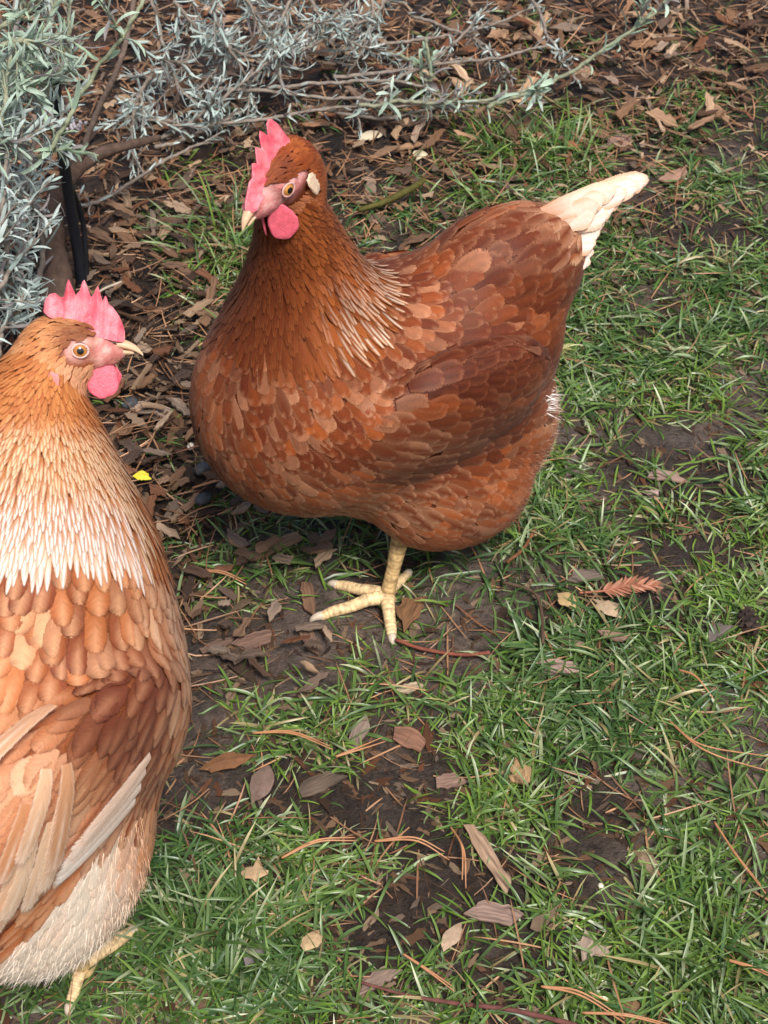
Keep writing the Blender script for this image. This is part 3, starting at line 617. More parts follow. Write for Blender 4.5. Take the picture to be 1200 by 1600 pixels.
def rustcol(light=.5, tipc=None, dark=.5, fr=30, sd=1, thr=(.38, .66)):
    def f(X, T, n, rng):
        k = sstep(thr[0], thr[1], fbm(X, fr, sd, 2)*.75+rng.random(len(X))*.25); b = vmix(DRUST, RUST, k); j = rng.random(len(X))
        b = vmix(b, TAN*.85, sstep(1-light*.4, 1.05, j)*.6); e = vmix(b*1.35, TAN, np.full(len(X), .38+.2*light)); return b, e*rng.uniform(.85, 1.1, (len(X), 1)), b*1.25
    return f
def hack1(X, T, n, rng):
    m = len(X); rear = sstep(.050, .015, X[:, 0]-.15*abs(X[:, 1]))*sstep(.325, .262, X[:, 2])*sstep(-.2, .35, -n[:, 0]+.4*abs(n[:, 1])); b = vmix(srgb(112, 50, 20), srgb(158, 82, 36), sstep(.3, .7, fbm(X, 45, 4)*.6+.4*rng.random(m))); b = vmix(b, srgb(98, 40, 18), sstep(0, .8, n[:, 0])*.8)
    w = rear*(rng.random(m) < .85)*rng.uniform(.6, 1, m); s_ = vmix(b*1.25, srgb(255, 240, 216), w); e = vmix(b*1.25, srgb(206, 136, 76), .3+.5*rear); return b, e, s_
ear1 = srgb(236, 202, 172)
def headcol1(h, rng):
    m = len(h); b = vmix(srgb(168, 90, 44), srgb(140, 66, 30), sstep(.3, .7, fbm(h, 1.5, 8))); brow = sstep(.75, .15, abs(h[:, 2]-.85+.2*h[:, 0]))*sstep(1.2, .4, abs(h[:, 0]+.1)); b = vmix(b, srgb(118, 54, 26), brow*.8)
    ck = sstep(-.1, -.8, h[:, 2])*sstep(-1.6, -.6, h[:, 0]); b = vmix(b, srgb(196, 124, 84), ck*.75); b = b*rng.uniform(.85, 1.15, (m, 1)); return b, b*1.2, b*1.15
def under1(P): return np.tile(srgb(120, 58, 30), (len(P), 1))
def extra1(root, allp, rng, toL, P, Q, info):
    # tail: long cream feathers fanning from the rump end
    body = [e for e in allp if e.tag in ('tailcov', 'back')]
    TP = np.array([(1018, 277), (990, 296), (965, 318), (948, 345), (936, 378), (926, 412)], float); SP = np.array([(846, 330), (848, 342), (852, 355), (858, 370), (864, 384), (868, 398)], float)
    f = np.array([math.cos(H1A), math.sin(H1A), 0]); l = np.array([-math.sin(H1A), math.cos(H1A), 0]); XS = np.arange(6)/5
    def onp(q, lt):
        d = ray(*q); t = ((O1+l*lt-C0)@l)/(d@l); return toL(C0+d*t)
    fan = [(t, 1., .004+.014*t+.0012*(i % 3)) for i, t in enumerate(np.linspace(0, 1, 11))]+[(t, .72, .008+.014*t) for t in (.02, .16, .3, .45)]+[(t, 1., -.006-.012*t) for t in (.05, .2, .4)]
    for i, (t, kk, lat) in enumerate(fan):
        tp = np.array([np.interp(t, XS, TP[:, 0]), np.interp(t, XS, TP[:, 1])]); sp = np.array([np.interp(t, XS, SP[:, 0]), np.interp(t, XS, SP[:, 1])]); tp = sp+(tp-sp)*kk*rng.uniform(.95, 1.0)
        A_ = onp(sp, lat*.6); B_ = onp(tp, lat*1.2); k = rng.random(); tan = lerp(srgb(222, 168, 128), srgb(240, 200, 168), k)
        tailfeather(root, A_, B_-A_, rng.uniform(.016, .020), lerp(srgb(252, 240, 230), tan, .15 if kk == 1 else .5), tan, srgb(238, 210, 186), rng, roll=1.0+.05*rng.normal(), curve=.015)
    fluffmesh(root, allp, P, Q, info, ['thigh', 'fluff'], rng, 26000, .007, .00035, lambda X: vmix(srgb(150, 84, 50), srgb(226, 190, 160), sstep(-.085, -.14, X[:, 0])*(.3+.7*rng.random(len(X)))), cond=lambda q: (q[:, 0] < -.085), out=.5)
    # white tuft of down showing behind the wing
    m = 420; c = np.array([-.124, .040, .154]); X = c+rng.normal(0, 1, (m, 3))*[.004, .005, .005]; D = unit(np.array([-1, .25, -.1])+rng.normal(0, .35, (m, 3)))
    V, F, Cc = strands(X, D, rng.uniform(.006, .012, m), np.full(m, .0006), np.tile(srgb(246, 236, 228), (m, 1)), rng); link_mesh('down_tuft', V, F, M_FLUFF, root, Cc)
    # legs: one planted, the other folded up under the belly
    gl = lambda px, py, z: toL(G(px, py, z))
    foot = gl(604, 935, .010); hock = toL(np.array([*(G(604, 935, .01)[:2]+np.array([.010, .012])), .062]))
    make_leg(root, hock, foot, [gl(484, 969, .003), gl(614, 1008, .003), gl(512, 912, .004)], gl(642, 893, .004), rng)
    fr = np.array([-.012, -.045, .062]); make_leg(root, (-.040, -.045, .088), fr, [fr+[.018, .004, -.012], fr+[.015, .012, -.014], fr+[.012, -.010, -.013]], fr+[-.010, 0, -.008], rng)
def tailfeather(root, S, D, W, base, edge, shaft, rng, roll=0., curve=.04, name='tail_feather'):
    L = np.linalg.norm(D); d = D/L; upv = np.array([0, 0, 1.]); sd = unit(np.cross(d, upv)); nn = np.cross(sd, d); n_ = unit(nn*math.cos(roll)+sd*-math.sin(roll)*-1); sd = np.cross(d, n_)
    nr, nc = 22, 9; s = np.linspace(0, 1, nr); u = np.linspace(-1, 1, nc); w = np.interp(s, [0, .25, .75, .93, 1], [.3, .7, 1, .86, .5])*W*.5
    c = S+d*(s*L)[:, None]+n_*(curve*L*4*s*(1-s))[:, None]
    V = c[:, None]+sd*(w[:, None]*u)[..., None]-n_*(w[:, None]*u**2*.10)[..., None]-d*((u**2)[None]*(s**6)[:, None]*W*.32)[..., None]
    V = V-d*(rng.random((nr, nc))*(abs(u) > .9)*.0012)[..., None]
    e = np.maximum(sstep(.35, .9, abs(u))[None]*np.ones((nr, 1)), sstep(.9, 1.0, s)[:, None]*np.ones(nc)); sh = np.clip(1-abs(u)/.16, 0, 1)[None]*np.ones((nr, 1))
    Cc = base*(1-e[..., None])+edge*e[..., None]; Cc = Cc*(1-.6*sh[..., None])+shaft*.6*sh[..., None]
    root_ = sstep(.55, .0, s)[:, None, None]*.75; Cc = Cc*(1-root_)+srgb(196, 132, 92)*root_
    AL = np.minimum(np.ones((nr, 1))*(1-abs(u))*2.2+.12, (1-s)[:, None]*8+.1); Cc = np.concatenate([Cc, AL[..., None]], -1)
    U = np.stack([np.tile(u*.5, (nr, 1)), s[:, None]*2-.4*abs(u)[None]], -1)+rng.random(2)*30
    return link_mesh(name, V.reshape(-1, 3), gridfaces(nr, nc), M_FEATHER, root, Cc.reshape(-1, 4), U.reshape(-1, 2))
O1 = np.array([-.02, .846, 0]); H1A = rad(205)
BR0 = rustcol(.8, sd=2); BK = rustcol(.45, sd=6, thr=(.42, .75)); WG = rustcol(.3, sd=9, thr=(.5, .85), fr=22)
def BR(X, T, n, rng):
    b, e, s_ = BR0(X, T, n, rng); k = np.exp(-(((X-np.array([.05, .06, .12]))/np.array([.05, .05, .035]))**2).sum(-1)); k = np.clip(k*1.25*rng.uniform(.4, 1.2, len(X)), 0, 1); return vmix(b, srgb(206, 150, 112), k), vmix(e, srgb(220, 172, 138), k), s_
P1 = [(730, 600, 95, 75, -.95), (640, 620, 40, 80, -.3), (800, 470, 90, 45, -.6), (500, 470, 50, 70, -.7), (830, 560, 40, 30, -.8), (740, 400, 90, 35, -.35), (400, 560, 60, 50, -.35), (520, 690, 60, 40, -.3), (760, 700, 60, 30, -.35),
      (590, 590, 26, 60, .55), (640, 720, 60, 40, .6), (350, 690, 35, 50, .5), (430, 740, 60, 22, .5), (330, 620, 20, 60, .35), (680, 800, 60, 30, .45), (850, 680, 22, 50, .5), (868, 330, 55, 32, .95), (895, 372, 26, 36, .6), (800, 332, 50, 16, .45), (640, 400, 30, 14, .5), (450, 600, 40, 30, .3), (690, 500, 40, 25, .25)]
def pattern1(f):
    def g(X, T, n, rng):
        b, e, s_ = f(X, T, n, rng); d, l = patches(X, O1, H1A, P1); r = rng.uniform(.7, 1.15, len(X)); d = np.clip(d*r*1.15, 0, 1); l = np.clip(l*rng.uniform(.2, 1.15, len(X)), 0, 1)
        b = vmix(b, srgb(72, 29, 14), d*.88); e = vmix(e, srgb(116, 54, 28), d*.85); s_ = vmix(s_, srgb(98, 44, 22), d*.85); return vmix(b, srgb(206, 148, 108), l*.85), vmix(e, srgb(226, 176, 138), l*.8), s_
    return g
def belly1(X, T, n, rng):
    b, e, s_ = BR(X, T, n, rng); k = sstep(.11, .06, X[:, 2])*.5+.15; return vmix(b, TAN*.8, k*rng.random(len(X))), e, s_
def tailcol1(X, T, n, rng):
    b, e, s_ = BK(X, T, n, rng); k = sstep(-.095, -.150, X[:, 0])*sstep(.235, .268, X[:, 2])*rng.uniform(.6, 1., len(X)); return vmix(b, srgb(214, 150, 108), k*.9), vmix(e, srgb(236, 194, 160), k*.8), s_
cfg1 = dict(face=(1.5, .95), skin=srgb(252, 188, 182), under=under1, headcol=headcol1, lean=.02, wavy=.12, open=.25, wy=.75,
    comb=[(-2.25, 1.44), (-2.20, 2.34), (-1.95, 2.97), (-1.75, 3.19), (-1.50, 3.06), (-1.25, 2.43), (-1.00, 2.97), (-0.85, 3.19), (-0.65, 2.97), (-0.45, 2.25), (-0.20, 2.61), (-0.05, 2.79), (0.10, 2.52), (0.30, 1.89), (0.50, 2.16), (0.65, 2.25), (0.80, 1.89), (1.00, 1.53), (1.30, 1.53), (1.70, 1.12), (2.10, 0.77), (2.35, 0.45)],
    combbase=[(-2.25, 1.4), (-1.2, 1.1), (0, .9), (1.2, .45), (2.35, .2)], wat=(1.0, -.72, 1.12, .72, .1), ear=(-1.40, -.85, .58, .80, -.5), earcol=ear1, iris=srgb(206, 140, 60), lid=srgb(224, 170, 160),
    tracts=[dict(name='breast_feathers', names=['breast'], spacing=.0066, N=16000, Lm=.026, Wm=.0130, lift=.0011, stiff=.08, colf=pattern1(BR), edgew=.28),
            dict(name='belly_feathers', names=['belly', 'thigh', 'fluff'], spacing=.0068, N=22000, Lm=.028, Wm=.013, lift=.0012, stiff=.10, colf=pattern1(belly1), fray=.12, edgew=.25),
            dict(name='back_feathers', names=['back'], spacing=.0074, N=14000, Lm=.026, Wm=.0155, lift=.0011, stiff=.08, colf=pattern1(BK)),
            dict(name='wing_feathers', names=['wing'], spacing=.0084, N=14000, Lm=.028, Wm=.0180, lift=.0010, stiff=.12, colf=pattern1(WG), roundt=.32, nc=7, nr=8, shw=.14),
            dict(name='tail_coverts', names=['tailcov'], spacing=.0088, N=12000, Lm=lambda X: lerp(.034, .046, sstep(-.12, -.15, X[:, 0])), Wm=.0200, lift=.0012, stiff=.105, colf=pattern1(tailcol1), roundt=.32, nc=7, nr=8, shw=.14),
            dict(name='hackle_feathers', names=['neck'], spacing=lambda X: lerp(.0040, .0019, sstep(.26, .345, X[:, 2])), N=32000, Lm=lambda X: lerp(.032, .012, sstep(.25, .345, X[:, 2])), Wm=lambda X: lerp(.0056, .0034, sstep(.25, .345, X[:, 2])), lift=.0022, stiff=.1, colf=hack1, prof=LANCE, roundt=.1, edgew=.45, shw=.42, jit=.07)],
    extra=extra1)
hen(O1, H1A, prims1(), (.061, .022, .370), 32, -19, 8, .0108, cfg1, 'rust brown hen standing on one yellow leg facing left, pale tail raised', 21)

# ================= second hen: at the left edge, seen from behind, head in profile
def prims2():
    A = [Ell((.048, .004, .200), (.094, .088, .100), pitch=10, k=.02, tag='breast', flow=(-.55, 0, -.8)),
         Ell((-.030, 0, .212), (.105, .083, .085), pitch=-4, k=.03, tag='back', flow=(-1, 0, .0)),
         Ell((-.025, .0, .160), (.080, .078, .066), pitch=0, k=.03, tag='belly', flow=(-.9, 0, -.5)),
         Ell((-.052, .0, .165), (.048, .062, .053), pitch=0, k=.03, tag='fluff', flow=(-.7, 0, -.8)),
         Ell((-.105, .01, .245), (.072, .044, .056), pitch=-28, k=.025, tag='tailcov', flow=(-1, 0, .15)),
         Ell((-.150, .01, .280), (.038, .015, .028), pitch=-35, k=.02, tag='tailcov', flow=(-1, 0, .4))]
    A += neckp([(.070, .006, .258, .070, .066), (.088, .014, .312, .044, .042), (.110, .021, .344, .026, .025), (.124, .024, .362, .015, .015)], n=7, flow=(-.5, 0, -.9))
    for s in (1, -1):
        A += [Ell((-.006, s*.067, .220), (.090, .022, .066), yaw=s*3, pitch=-12, roll=-s*14, k=.020, tag='wing', flow=(-1, 0, -.25))]
        A += [Ell((-.002, s*.055, .142), (.064, .036, .060), pitch=25, k=.012, tag='thigh', flow=(-.6, 0, -.85))]
    return A
O2 = np.array([-.21897, .5125, 0]); H2A = rad(60)
R2, D2, T2 = srgb(208, 124, 72), srgb(148, 76, 44), srgb(240, 184, 138)
def col2(light, sd, fr=24, thr=(.35, .62)):
    def f(X, T, n, rng):
        k = sstep(thr[0], thr[1], fbm(X, fr, sd, 2)*.75+rng.random(len(X))*.25); b = vmix(D2, R2, k); b = vmix(b, T2, sstep(1-light*.5, 1.05, rng.random(len(X)))*.8); e = b*.62; return b, e, vmix(b*1.2, T2, np.full(len(X), .6))
    return f
def hack2(X, T, n, rng):
    m = len(X); px, py = where(X, O2, H2A); k = sstep(600, 880, py+25*(rng.random(m)-.5)); front = sstep(-16, 22, px-(158+(py-660)*.29)+14*(rng.random(m)-.5))*sstep(560, 640, py); b = vmix(srgb(208, 138, 80), srgb(184, 108, 58), rng.random(m)); wh = srgb(255, 250, 244)
    w = k*(1-front); s_ = vmix(vmix(b*1.2, srgb(244, 214, 176), sstep(.02, .2, w)), np.tile(wh, (m, 1)), sstep(.35, .8, w)); b2 = vmix(b, srgb(244, 214, 184), sstep(.8, 1., w)*.75); e = vmix(b*.95, srgb(222, 160, 108), sstep(.6, 1, w)*.5)
    b2 = vmix(b2, srgb(118, 58, 26), front*.8); e = vmix(e, srgb(140, 72, 34), front*.8); return b2, e, s_
P2 = [(215, 1050, 60, 95, -1.), (165, 1130, 70, 65, -.8), (120, 960, 70, 30, -.15), (255, 1160, 30, 60, -.5), (60, 1090, 50, 30, -.3), (250, 930, 40, 60, .6), (285, 1000, 16, 90, .5), (110, 1240, 50, 60, .6), (180, 1290, 40, 40, .4), (60, 1180, 60, 60, .35)]
def pattern2(f):
    def g(X, T, n, rng):
        b, e, s_ = f(X, T, n, rng); d, l = patches(X, O2, H2A, P2); d = np.clip(d*rng.uniform(.6, 1.15, len(X)), 0, 1); l = np.clip(l*rng.uniform(.4, 1.1, len(X)), 0, 1)
        b = vmix(b, srgb(118, 62, 44), d*.9); e = vmix(e, srgb(86, 42, 30), d*.8); s_ = vmix(s_, srgb(150, 88, 62), d*.9); return vmix(b, srgb(244, 200, 162), l*.8), e, vmix(s_, srgb(250, 220, 190), l*.8)
    return g
def retag2(X, t):
    px, py = where(X, O2, H2A); low = (t == 'neck') & (py > 862-.12*(px-60)); return np.where(low, np.where((px < 175), 'back', 'breast'), t)
def headcol2(h, rng):
    m = len(h); b = vmix(srgb(222, 160, 108), srgb(204, 134, 84), sstep(.3, .7, fbm(h, 1.5, 8))); brow = sstep(.9, .2, abs(h[:, 2]-.75+.10*h[:, 0]))*sstep(-1.6, -.2, h[:, 0]); b = vmix(b, srgb(120, 60, 34), brow*.85)
    ck = sstep(-.2, -.8, h[:, 2])*sstep(-1.8, -.9, h[:, 0]); b = vmix(b, srgb(214, 160, 122), ck*.8); b = b*rng.uniform(.88, 1.12, (m, 1)); return b, b*1.18, b*1.15
def under2(P): return np.tile(srgb(170, 98, 58), (len(P), 1))
def fl2(X, T, n, rng):
    m = len(X); k = sstep(.045, -.015, X[:, 0]-.25*(X[:, 2]-.14))
    b = vmix(np.tile(srgb(222, 150, 100), (m, 1)), np.tile(srgb(244, 226, 204), (m, 1)), np.clip(k+.09*rng.normal(0, 1, m), 0, 1)); return b, b*1.08, b*1.05
def wing2(X, T, n, rng):
    b, e, s_ = WG2(X, T, n, rng); k = sstep(.03, -.05, X[:, 0])*.5+sstep(.21, .17, X[:, 2])*.5; dk = np.exp(-(((X-np.array([.045, -.085, .235]))/np.array([.035, .05, .030]))**2).sum(-1))*rng.uniform(.4, 1.1, len(X)); b = vmix(b, srgb(232, 184, 146), k*.8); e = vmix(e, srgb(242, 206, 174), k*.7); dk = np.clip(dk, 0, 1); return vmix(b, srgb(112, 56, 36), dk), vmix(e, srgb(92, 44, 28), dk), s_
WG2 = col2(.5, 31, 26)
def extra2(root, allp, rng, toL, P, Q, info):
    gl = lambda px, py, z: toL(G(px, py, z))
    def hit(px, py):
        d = unit(ray(px, py)); o = toL(C0); dl = d@rotm(H2A); t = .35
        for _ in range(80): t += max(float(sdf(allp, (o+dl*t)[None])[0]), 0)*.9
        return o+dl*min(t, 1.5)
    def lay(name, a, b, w_, base, edge, o0, stiff=.25, shw=.12):
        A_, B_ = hit(*a), hit(*b); L_ = np.linalg.norm(B_-A_)*1.04
        V, F, Cc, U = feathers(allp, A_[None], unit((B_-A_)[None]), L_, w_, .0018, stiff, base[None], edge[None], (edge*1.05)[None], rng=rng, nr=18, nc=9, prof=QUILL, roundt=.35, o0=o0, cup=.12, edgew=.35, shw=shw, fray=.02); softn(link_mesh(name, V, F, M_FEATHER, root, Cc, U))
    # pale flight feathers along the lower edge of the right wing
    for i, (a, b) in enumerate([((206, 1250), (58, 1388)), ((214, 1226), (64, 1372)), ((220, 1200), (80, 1350)), ((226, 1176), (100, 1326))]):
        lay('flight_feather', a, b, .0165, lerp(srgb(255, 232, 212), srgb(236, 190, 154), i/6), lerp(srgb(255, 244, 232), srgb(244, 208, 176), i/6), .0022+.0005*i)
    # long tan feathers of the saddle and tail side hanging over the fluff
    for i, (a, b) in enumerate([((20, 1335), (-32, 1465)), ((44, 1300), (-12, 1440)), ((70, 1275), (22, 1425)), ((86, 1235), (48, 1400)), ((92, 1190), (62, 1375)), ((30, 1250), (-20, 1385)), ((62, 1200), (14, 1360)), ((94, 1120), (80, 1300)), ((10, 1190), (-30, 1330))]):
        c = lerp(srgb(206, 142, 96), srgb(240, 204, 168), rng.random()); lay('saddle_feather', a, b, .0135, c, lerp(c, srgb(252, 230, 206), .6), .0042+.0004*i)
    fluffmesh(root, allp, P, Q, info, ['belly', 'fluff', 'thigh'], rng, 60000, .0085, .0004, lambda X: vmix(srgb(232, 186, 146), srgb(250, 236, 218), np.clip(sstep(.04, -.03, X[:, 0])+.15*rng.normal(0, 1, len(X)), 0, 1)), cond=lambda q: (q[:, 0] < .03) & (q[:, 2] < .2), out=.22)
    for i in range(7):
        S = np.array([-.135, .004*(i-3), .275]); D = np.array([-.085, .018*(i-3), .030-.006*abs(i-3)]); tailfeather(root, S, D, .022, srgb(238, 206, 176), srgb(226, 170, 128), srgb(248, 232, 216), rng, roll=.15*(i-3))
    foot = gl(130, 1512, .010); hk = foot+np.array([-.016, .0, .075])
    make_leg(root, hk, foot, [gl(218, 1448, .004), gl(80, 1440, .004), foot+np.array([.055, .035, -.008])], gl(106, 1586, .003), rng)
    f2 = foot+np.array([0, .092, 0]); make_leg(root, f2+np.array([-.016, 0, .075]), f2, [f2+np.array([.058, -.01, -.007]), f2+np.array([.045, -.036, -.007]), f2+np.array([.045, .03, -.007])], f2+np.array([-.022, 0, -.007]), rng)
cfg2 = dict(retag=retag2, face=(.80, .72), skin=srgb(244, 186, 176), under=under2, headcol=headcol2, lean=.03, wavy=.05, open=0, wy=.15,
    comb=[(-2.00, 1.86), (-1.95, 2.33), (-1.70, 2.65), (-1.40, 2.74), (-1.10, 2.51), (-0.95, 2.56), (-0.80, 3.26), (-0.70, 3.49), (-0.60, 3.26), (-0.35, 2.65), (-0.15, 2.88), (0.00, 3.35), (0.10, 3.49), (0.20, 3.26), (0.45, 2.56), (0.60, 2.79), (0.75, 3.12), (0.82, 3.16), (0.95, 2.70), (1.05, 2.37), (1.15, 2.65), (1.22, 2.70), (1.35, 2.28), (1.60, 2.09), (1.90, 1.67), (2.10, 1.21), (2.20, 0.84)],
    combbase=[(-2.0, 1.8), (-1.2, 1.35), (0, .9), (1.2, .55), (2.2, .35)], wat=(1.05, -.55, 1.12, .42, .18), ear=(-1.2, -1.35, .42, .42, -.7), earcol=srgb(216, 150, 146), iris=srgb(200, 132, 62), lid=srgb(232, 184, 174),
    tracts=[dict(name='body_feathers', names=['breast', 'back'], spacing=.0079, Lm=.027, Wm=.0158, lift=.0011, stiff=.08, colf={'breast': pattern2(col2(.6, 33)), 'back': pattern2(col2(.7, 35))}, edgew=.35, N=0),
            dict(name='belly_feathers', names=['belly', 'thigh', 'fluff'], spacing=.0074, N=18000, Lm=.034, Wm=.013, lift=.0012, stiff=.10, colf=fl2, fray=.15, edgew=.3),
            dict(name='wing_feathers', names=['wing'], spacing=.0084, N=16000, Lm=.027, Wm=.0175, lift=.0010, stiff=.12, colf=pattern2(wing2), roundt=.4, cond=lambda q: 1.*((q[:, 2]+.25*q[:, 0] > .162) | (q[:, 1] > 0) | (q[:, 0] > .04))),
            dict(name='tail_coverts', names=['tailcov'], spacing=.0074, N=12000, Lm=.036, Wm=.0135, lift=.0012, stiff=.10, colf=pattern2(wing2), roundt=.3, nc=7, nr=8),
            dict(name='hackle_feathers', names=['neck'], spacing=lambda X: lerp(.0044, .0020, sstep(.28, .360, X[:, 2])), N=36000, Lm=lambda X: lerp(.038, .012, sstep(.27, .365, X[:, 2])), Wm=lambda X: lerp(.0062, .0032, sstep(.27, .365, X[:, 2])), lift=.0024, stiff=.08, colf=hack2, prof=LANCE, roundt=.1, edgew=.5, shw=.62, jit=.06)],
    extra=extra2)
hen(O2, H2A, prims2(), (.144, .009, .374), -60, -3, -26, .0098, cfg2, 'paler hen with a white speckled neck cape at the left edge, head in profile', 42)

# ------------------------------------------------------------------ lavender: woody stems, whorls of narrow silver leaves
def lav_leaves(mb, P, T, az, el, L, W, c0, c1, rng):
    """leaves at points P on stems of direction T; el: angle off the stem"""
    n = len(P); ref = np.where(np.abs(T[:, 2:3]) < .9, np.array([[0, 0, 1.]]), np.array([[1., 0, 0]])); A = unit(np.cross(T, ref)); B = np.cross(T, A)
    R_ = A*np.cos(az)[:, None]+B*np.sin(az)[:, None]; ns = 5; s = np.linspace(0, 1, ns+1); curl = rng.normal(.45, .8, n); X = [P]; p = P
    for k in range(ns):
        e = el+curl*(k+.5)/ns; d = T*np.cos(e)[:, None]+R_*np.sin(e)[:, None]; p = p+d*(L/ns)[:, None]; X.append(p)
    X = np.stack(X, 1); side = unit(np.cross(T, R_)); nrm = unit(np.cross(side, X[:, -1]-X[:, 0])); w = W[:, None]*np.interp(s, [0, .3, .7, .93, 1], [.5, .95, 1, .7, .2])[None]*.5
    V = np.stack([X-side[:, None]*w[..., None]-nrm[:, None]*w[..., None]*.5, X, X+side[:, None]*w[..., None]-nrm[:, None]*w[..., None]*.5], 2)
    f = gridfaces(ns+1, 3); F = (np.arange(n)[:, None, None]*(ns+1)*3+f[None]).reshape(-1, 4); s_ = s[None, :, None, None]; Cc = c0[:, None, None]*(1-s_)+c1[:, None, None]*s_
    Cc = Cc*np.array([1, .86, 1])[None, None, :, None]; mb.add(V.reshape(-1, 3), F, Cc.reshape(-1, 3))
def W3(p):            # (px, py, height above the ground in m)
    return G(p[0], p[1], p[2])
def lav_branch(parent, pts, r0, r1, rng, step=.009, leafL=.024, leafW=.0028, shoots=0, shootL=.03, green=0., bare=0., tipn=8, dens=1., name='branch'):
    P = spline(np.array([W3(p) for p in pts]), 60); L = np.linalg.norm(np.diff(P, axis=0), axis=1).sum(); jitter = np.cumsum(rng.normal(0, .0006, P.shape), 0); P = P+jitter-np.linspace(0, 1, 60)[:, None]*jitter[-1]
    wood = MB(); leaf = MB(); wc = lerp(srgb(134, 120, 112), srgb(146, 152, 124), green)
    tube(wood, P, np.linspace(r0, r1, 60), 7, wc, bump=.35, seed=int(rng.integers(99))); T = unit(np.gradient(P, axis=0))
    def put(Pq, Tq, step_, LL, WW, t0):
        l = np.linalg.norm(np.diff(Pq, axis=0), axis=1).sum(); m = max(2, int(l/step_)); u = np.linspace(t0, 1, m)*(len(Pq)-1); i = np.clip(u.astype(int), 0, len(Pq)-2); fr = (u-i)[:, None]
        X = Pq[i]*(1-fr)+Pq[i+1]*fr; TT = unit(Tq[i]*(1-fr)+Tq[i+1]*fr); base = np.arange(m)*math.pi/2+rng.uniform(0, 6)
        X = np.repeat(X, 2, 0); TT = np.repeat(TT, 2, 0); az = np.repeat(base, 2)+np.tile([0, math.pi], m)+rng.normal(0, .4, 2*m); k = rng.random(2*m) < dens; X, TT, az = X[k], TT[k], az[k]; n = len(X)
        if not n: return
        fr2 = np.repeat(np.linspace(0, 1, m), 2)[k]; Lq = LL*rng.uniform(.55, 1.2, n)*(1-.35*fr2); el = rng.uniform(.55, 1.15, n)*(1-.35*fr2)
        r = rng.random((n, 1)); c = lerp(srgb(172, 190, 186), srgb(214, 226, 222), r); c = lerp(c, srgb(168, 196, 156), green*(.5+.5*rng.random((n, 1)))); c = np.where(rng.random((n, 1)) < .15, srgb(146, 138, 136), c)
        lav_leaves(leaf, X, TT, az, el, Lq, WW*rng.uniform(.7, 1.2, n), c*.86, c*1.05, rng)
    put(P, T, step, leafL, leafW, bare)
    for k in range(shoots):
        i = int(rng.uniform(max(bare*.5, .05), .98)*59); d = unit(T[i]*rng.uniform(.4, 1.2)+unit(rng.normal(0, 1, 3)+np.array([0, 0, .35]))*1.); l = shootL*rng.uniform(.5, 1.5); Q = P[i]+np.linspace(0, 1, 10)[:, None]*d*l+(np.linspace(0, 1, 10)**2)[:, None]*rng.normal(0, .25, 3)*l
        Q[:, 2] = np.maximum(Q[:, 2], gh(Q[:, 0], Q[:, 1])+.004); tube(wood, Q, np.linspace(r1*.9, r1*.45, 10), 5, wc*1.05); TQ = unit(np.gradient(Q, axis=0)); put(Q, TQ, .0042, leafL*.85, leafW*.85, .12)
    b = wood.build(name, M_BARK, parent)
    if leaf.V: leaf.build('leaves', M_LAV, b, smooth=True)
    return b
rng = np.random.default_rng(77)
bush = empty('lavender_bush', G(95, 430, 0)); tag(bush, 'silver leaved lavender bush at the left edge beside the black pipe', 'lavender bush')
bush.location = (0, 0, 0)
# stout twisted trunk
mb = MB(); tube(mb, np.array([W3(p) for p in [(98, 520, -.01), (92, 455, .02), (82, 380, .05), (88, 310, .07), (120, 262, .085), (170, 235, .09), (250, 215, .085)]]), np.array([.017, .015, .012, .009, .008, .006, .003]), 14, srgb(92, 74, 64), n=70, bump=.7, seed=4); mb.build('trunk', M_BARK, bush)
mb = MB(); tube(mb, np.array([W3(p) for p in [(120, 262, .085), (150, 180, .14), (190, 90, .2), (215, -30, .26)]]), np.array([.0028, .0028, .0025, .002]), 12, srgb(126, 108, 98), n=50, bump=.7, seed=9); mb.build('trunk', M_BARK, bush)
left = [[(40, 470, .05), (30, 350, .12), (55, 200, .19), (80, 40, .24), (95, -60, .27)], [(20, 520, .05), (10, 400, .14), (5, 250, .2), (20, 90, .25), (30, -40, .28)], [(-30, 420, .1), (-10, 300, .17), (20, 180, .22), (60, 60, .26), (110, -30, .3)],
        [(60, 440, .04), (62, 330, .10), (40, 240, .16), (30, 150, .2), (50, 60, .24)], [(-60, 560, .08), (-20, 490, .12), (15, 440, .13), (40, 400, .13), (48, 350, .14)], [(-60, 380, .14), (-20, 340, .17), (25, 330, .18), (62, 300, .17)],
        [(-50, 200, .2), (-10, 160, .24), (30, 140, .25), (75, 130, .24)], [(-60, 120, .24), (-20, 60, .28), (25, 20, .3), (80, -10, .31)], [(-40, 640, .05), (-10, 560, .08), (15, 500, .1), (35, 470, .1)], [(-50, 500, .1), (-20, 420, .15), (5, 330, .19), (10, 240, .22), (-10, 130, .26)],
        [(-40, 300, .2), (0, 230, .22), (45, 210, .22), (95, 195, .2)], [(-60, 260, .22), (-20, 210, .24), (10, 120, .27), (15, 20, .29)], [(70, 150, .2), (100, 90, .23), (110, 30, .26), (105, -40, .28)], [(-30, 90, .27), (20, 60, .29), (60, 70, .28), (100, 50, .27)]]
for i, pts in enumerate(left):
    lav_branch(bush, pts, .0026, .0013, rng, step=.008, leafL=.031, leafW=.0031, shoots=9, shootL=.026, green=.75 if i in (2, 6, 7, 12, 13, 11) else .12, dens=.8)
lav_branch(bush, [(60, 250, .2), (90, 215, .22), (150, 110, .27), (215, 20, .31), (240, -60, .33)], .0022, .0014, rng, step=.016, leafL=.030, leafW=.0045, shoots=2, green=1., dens=.5)
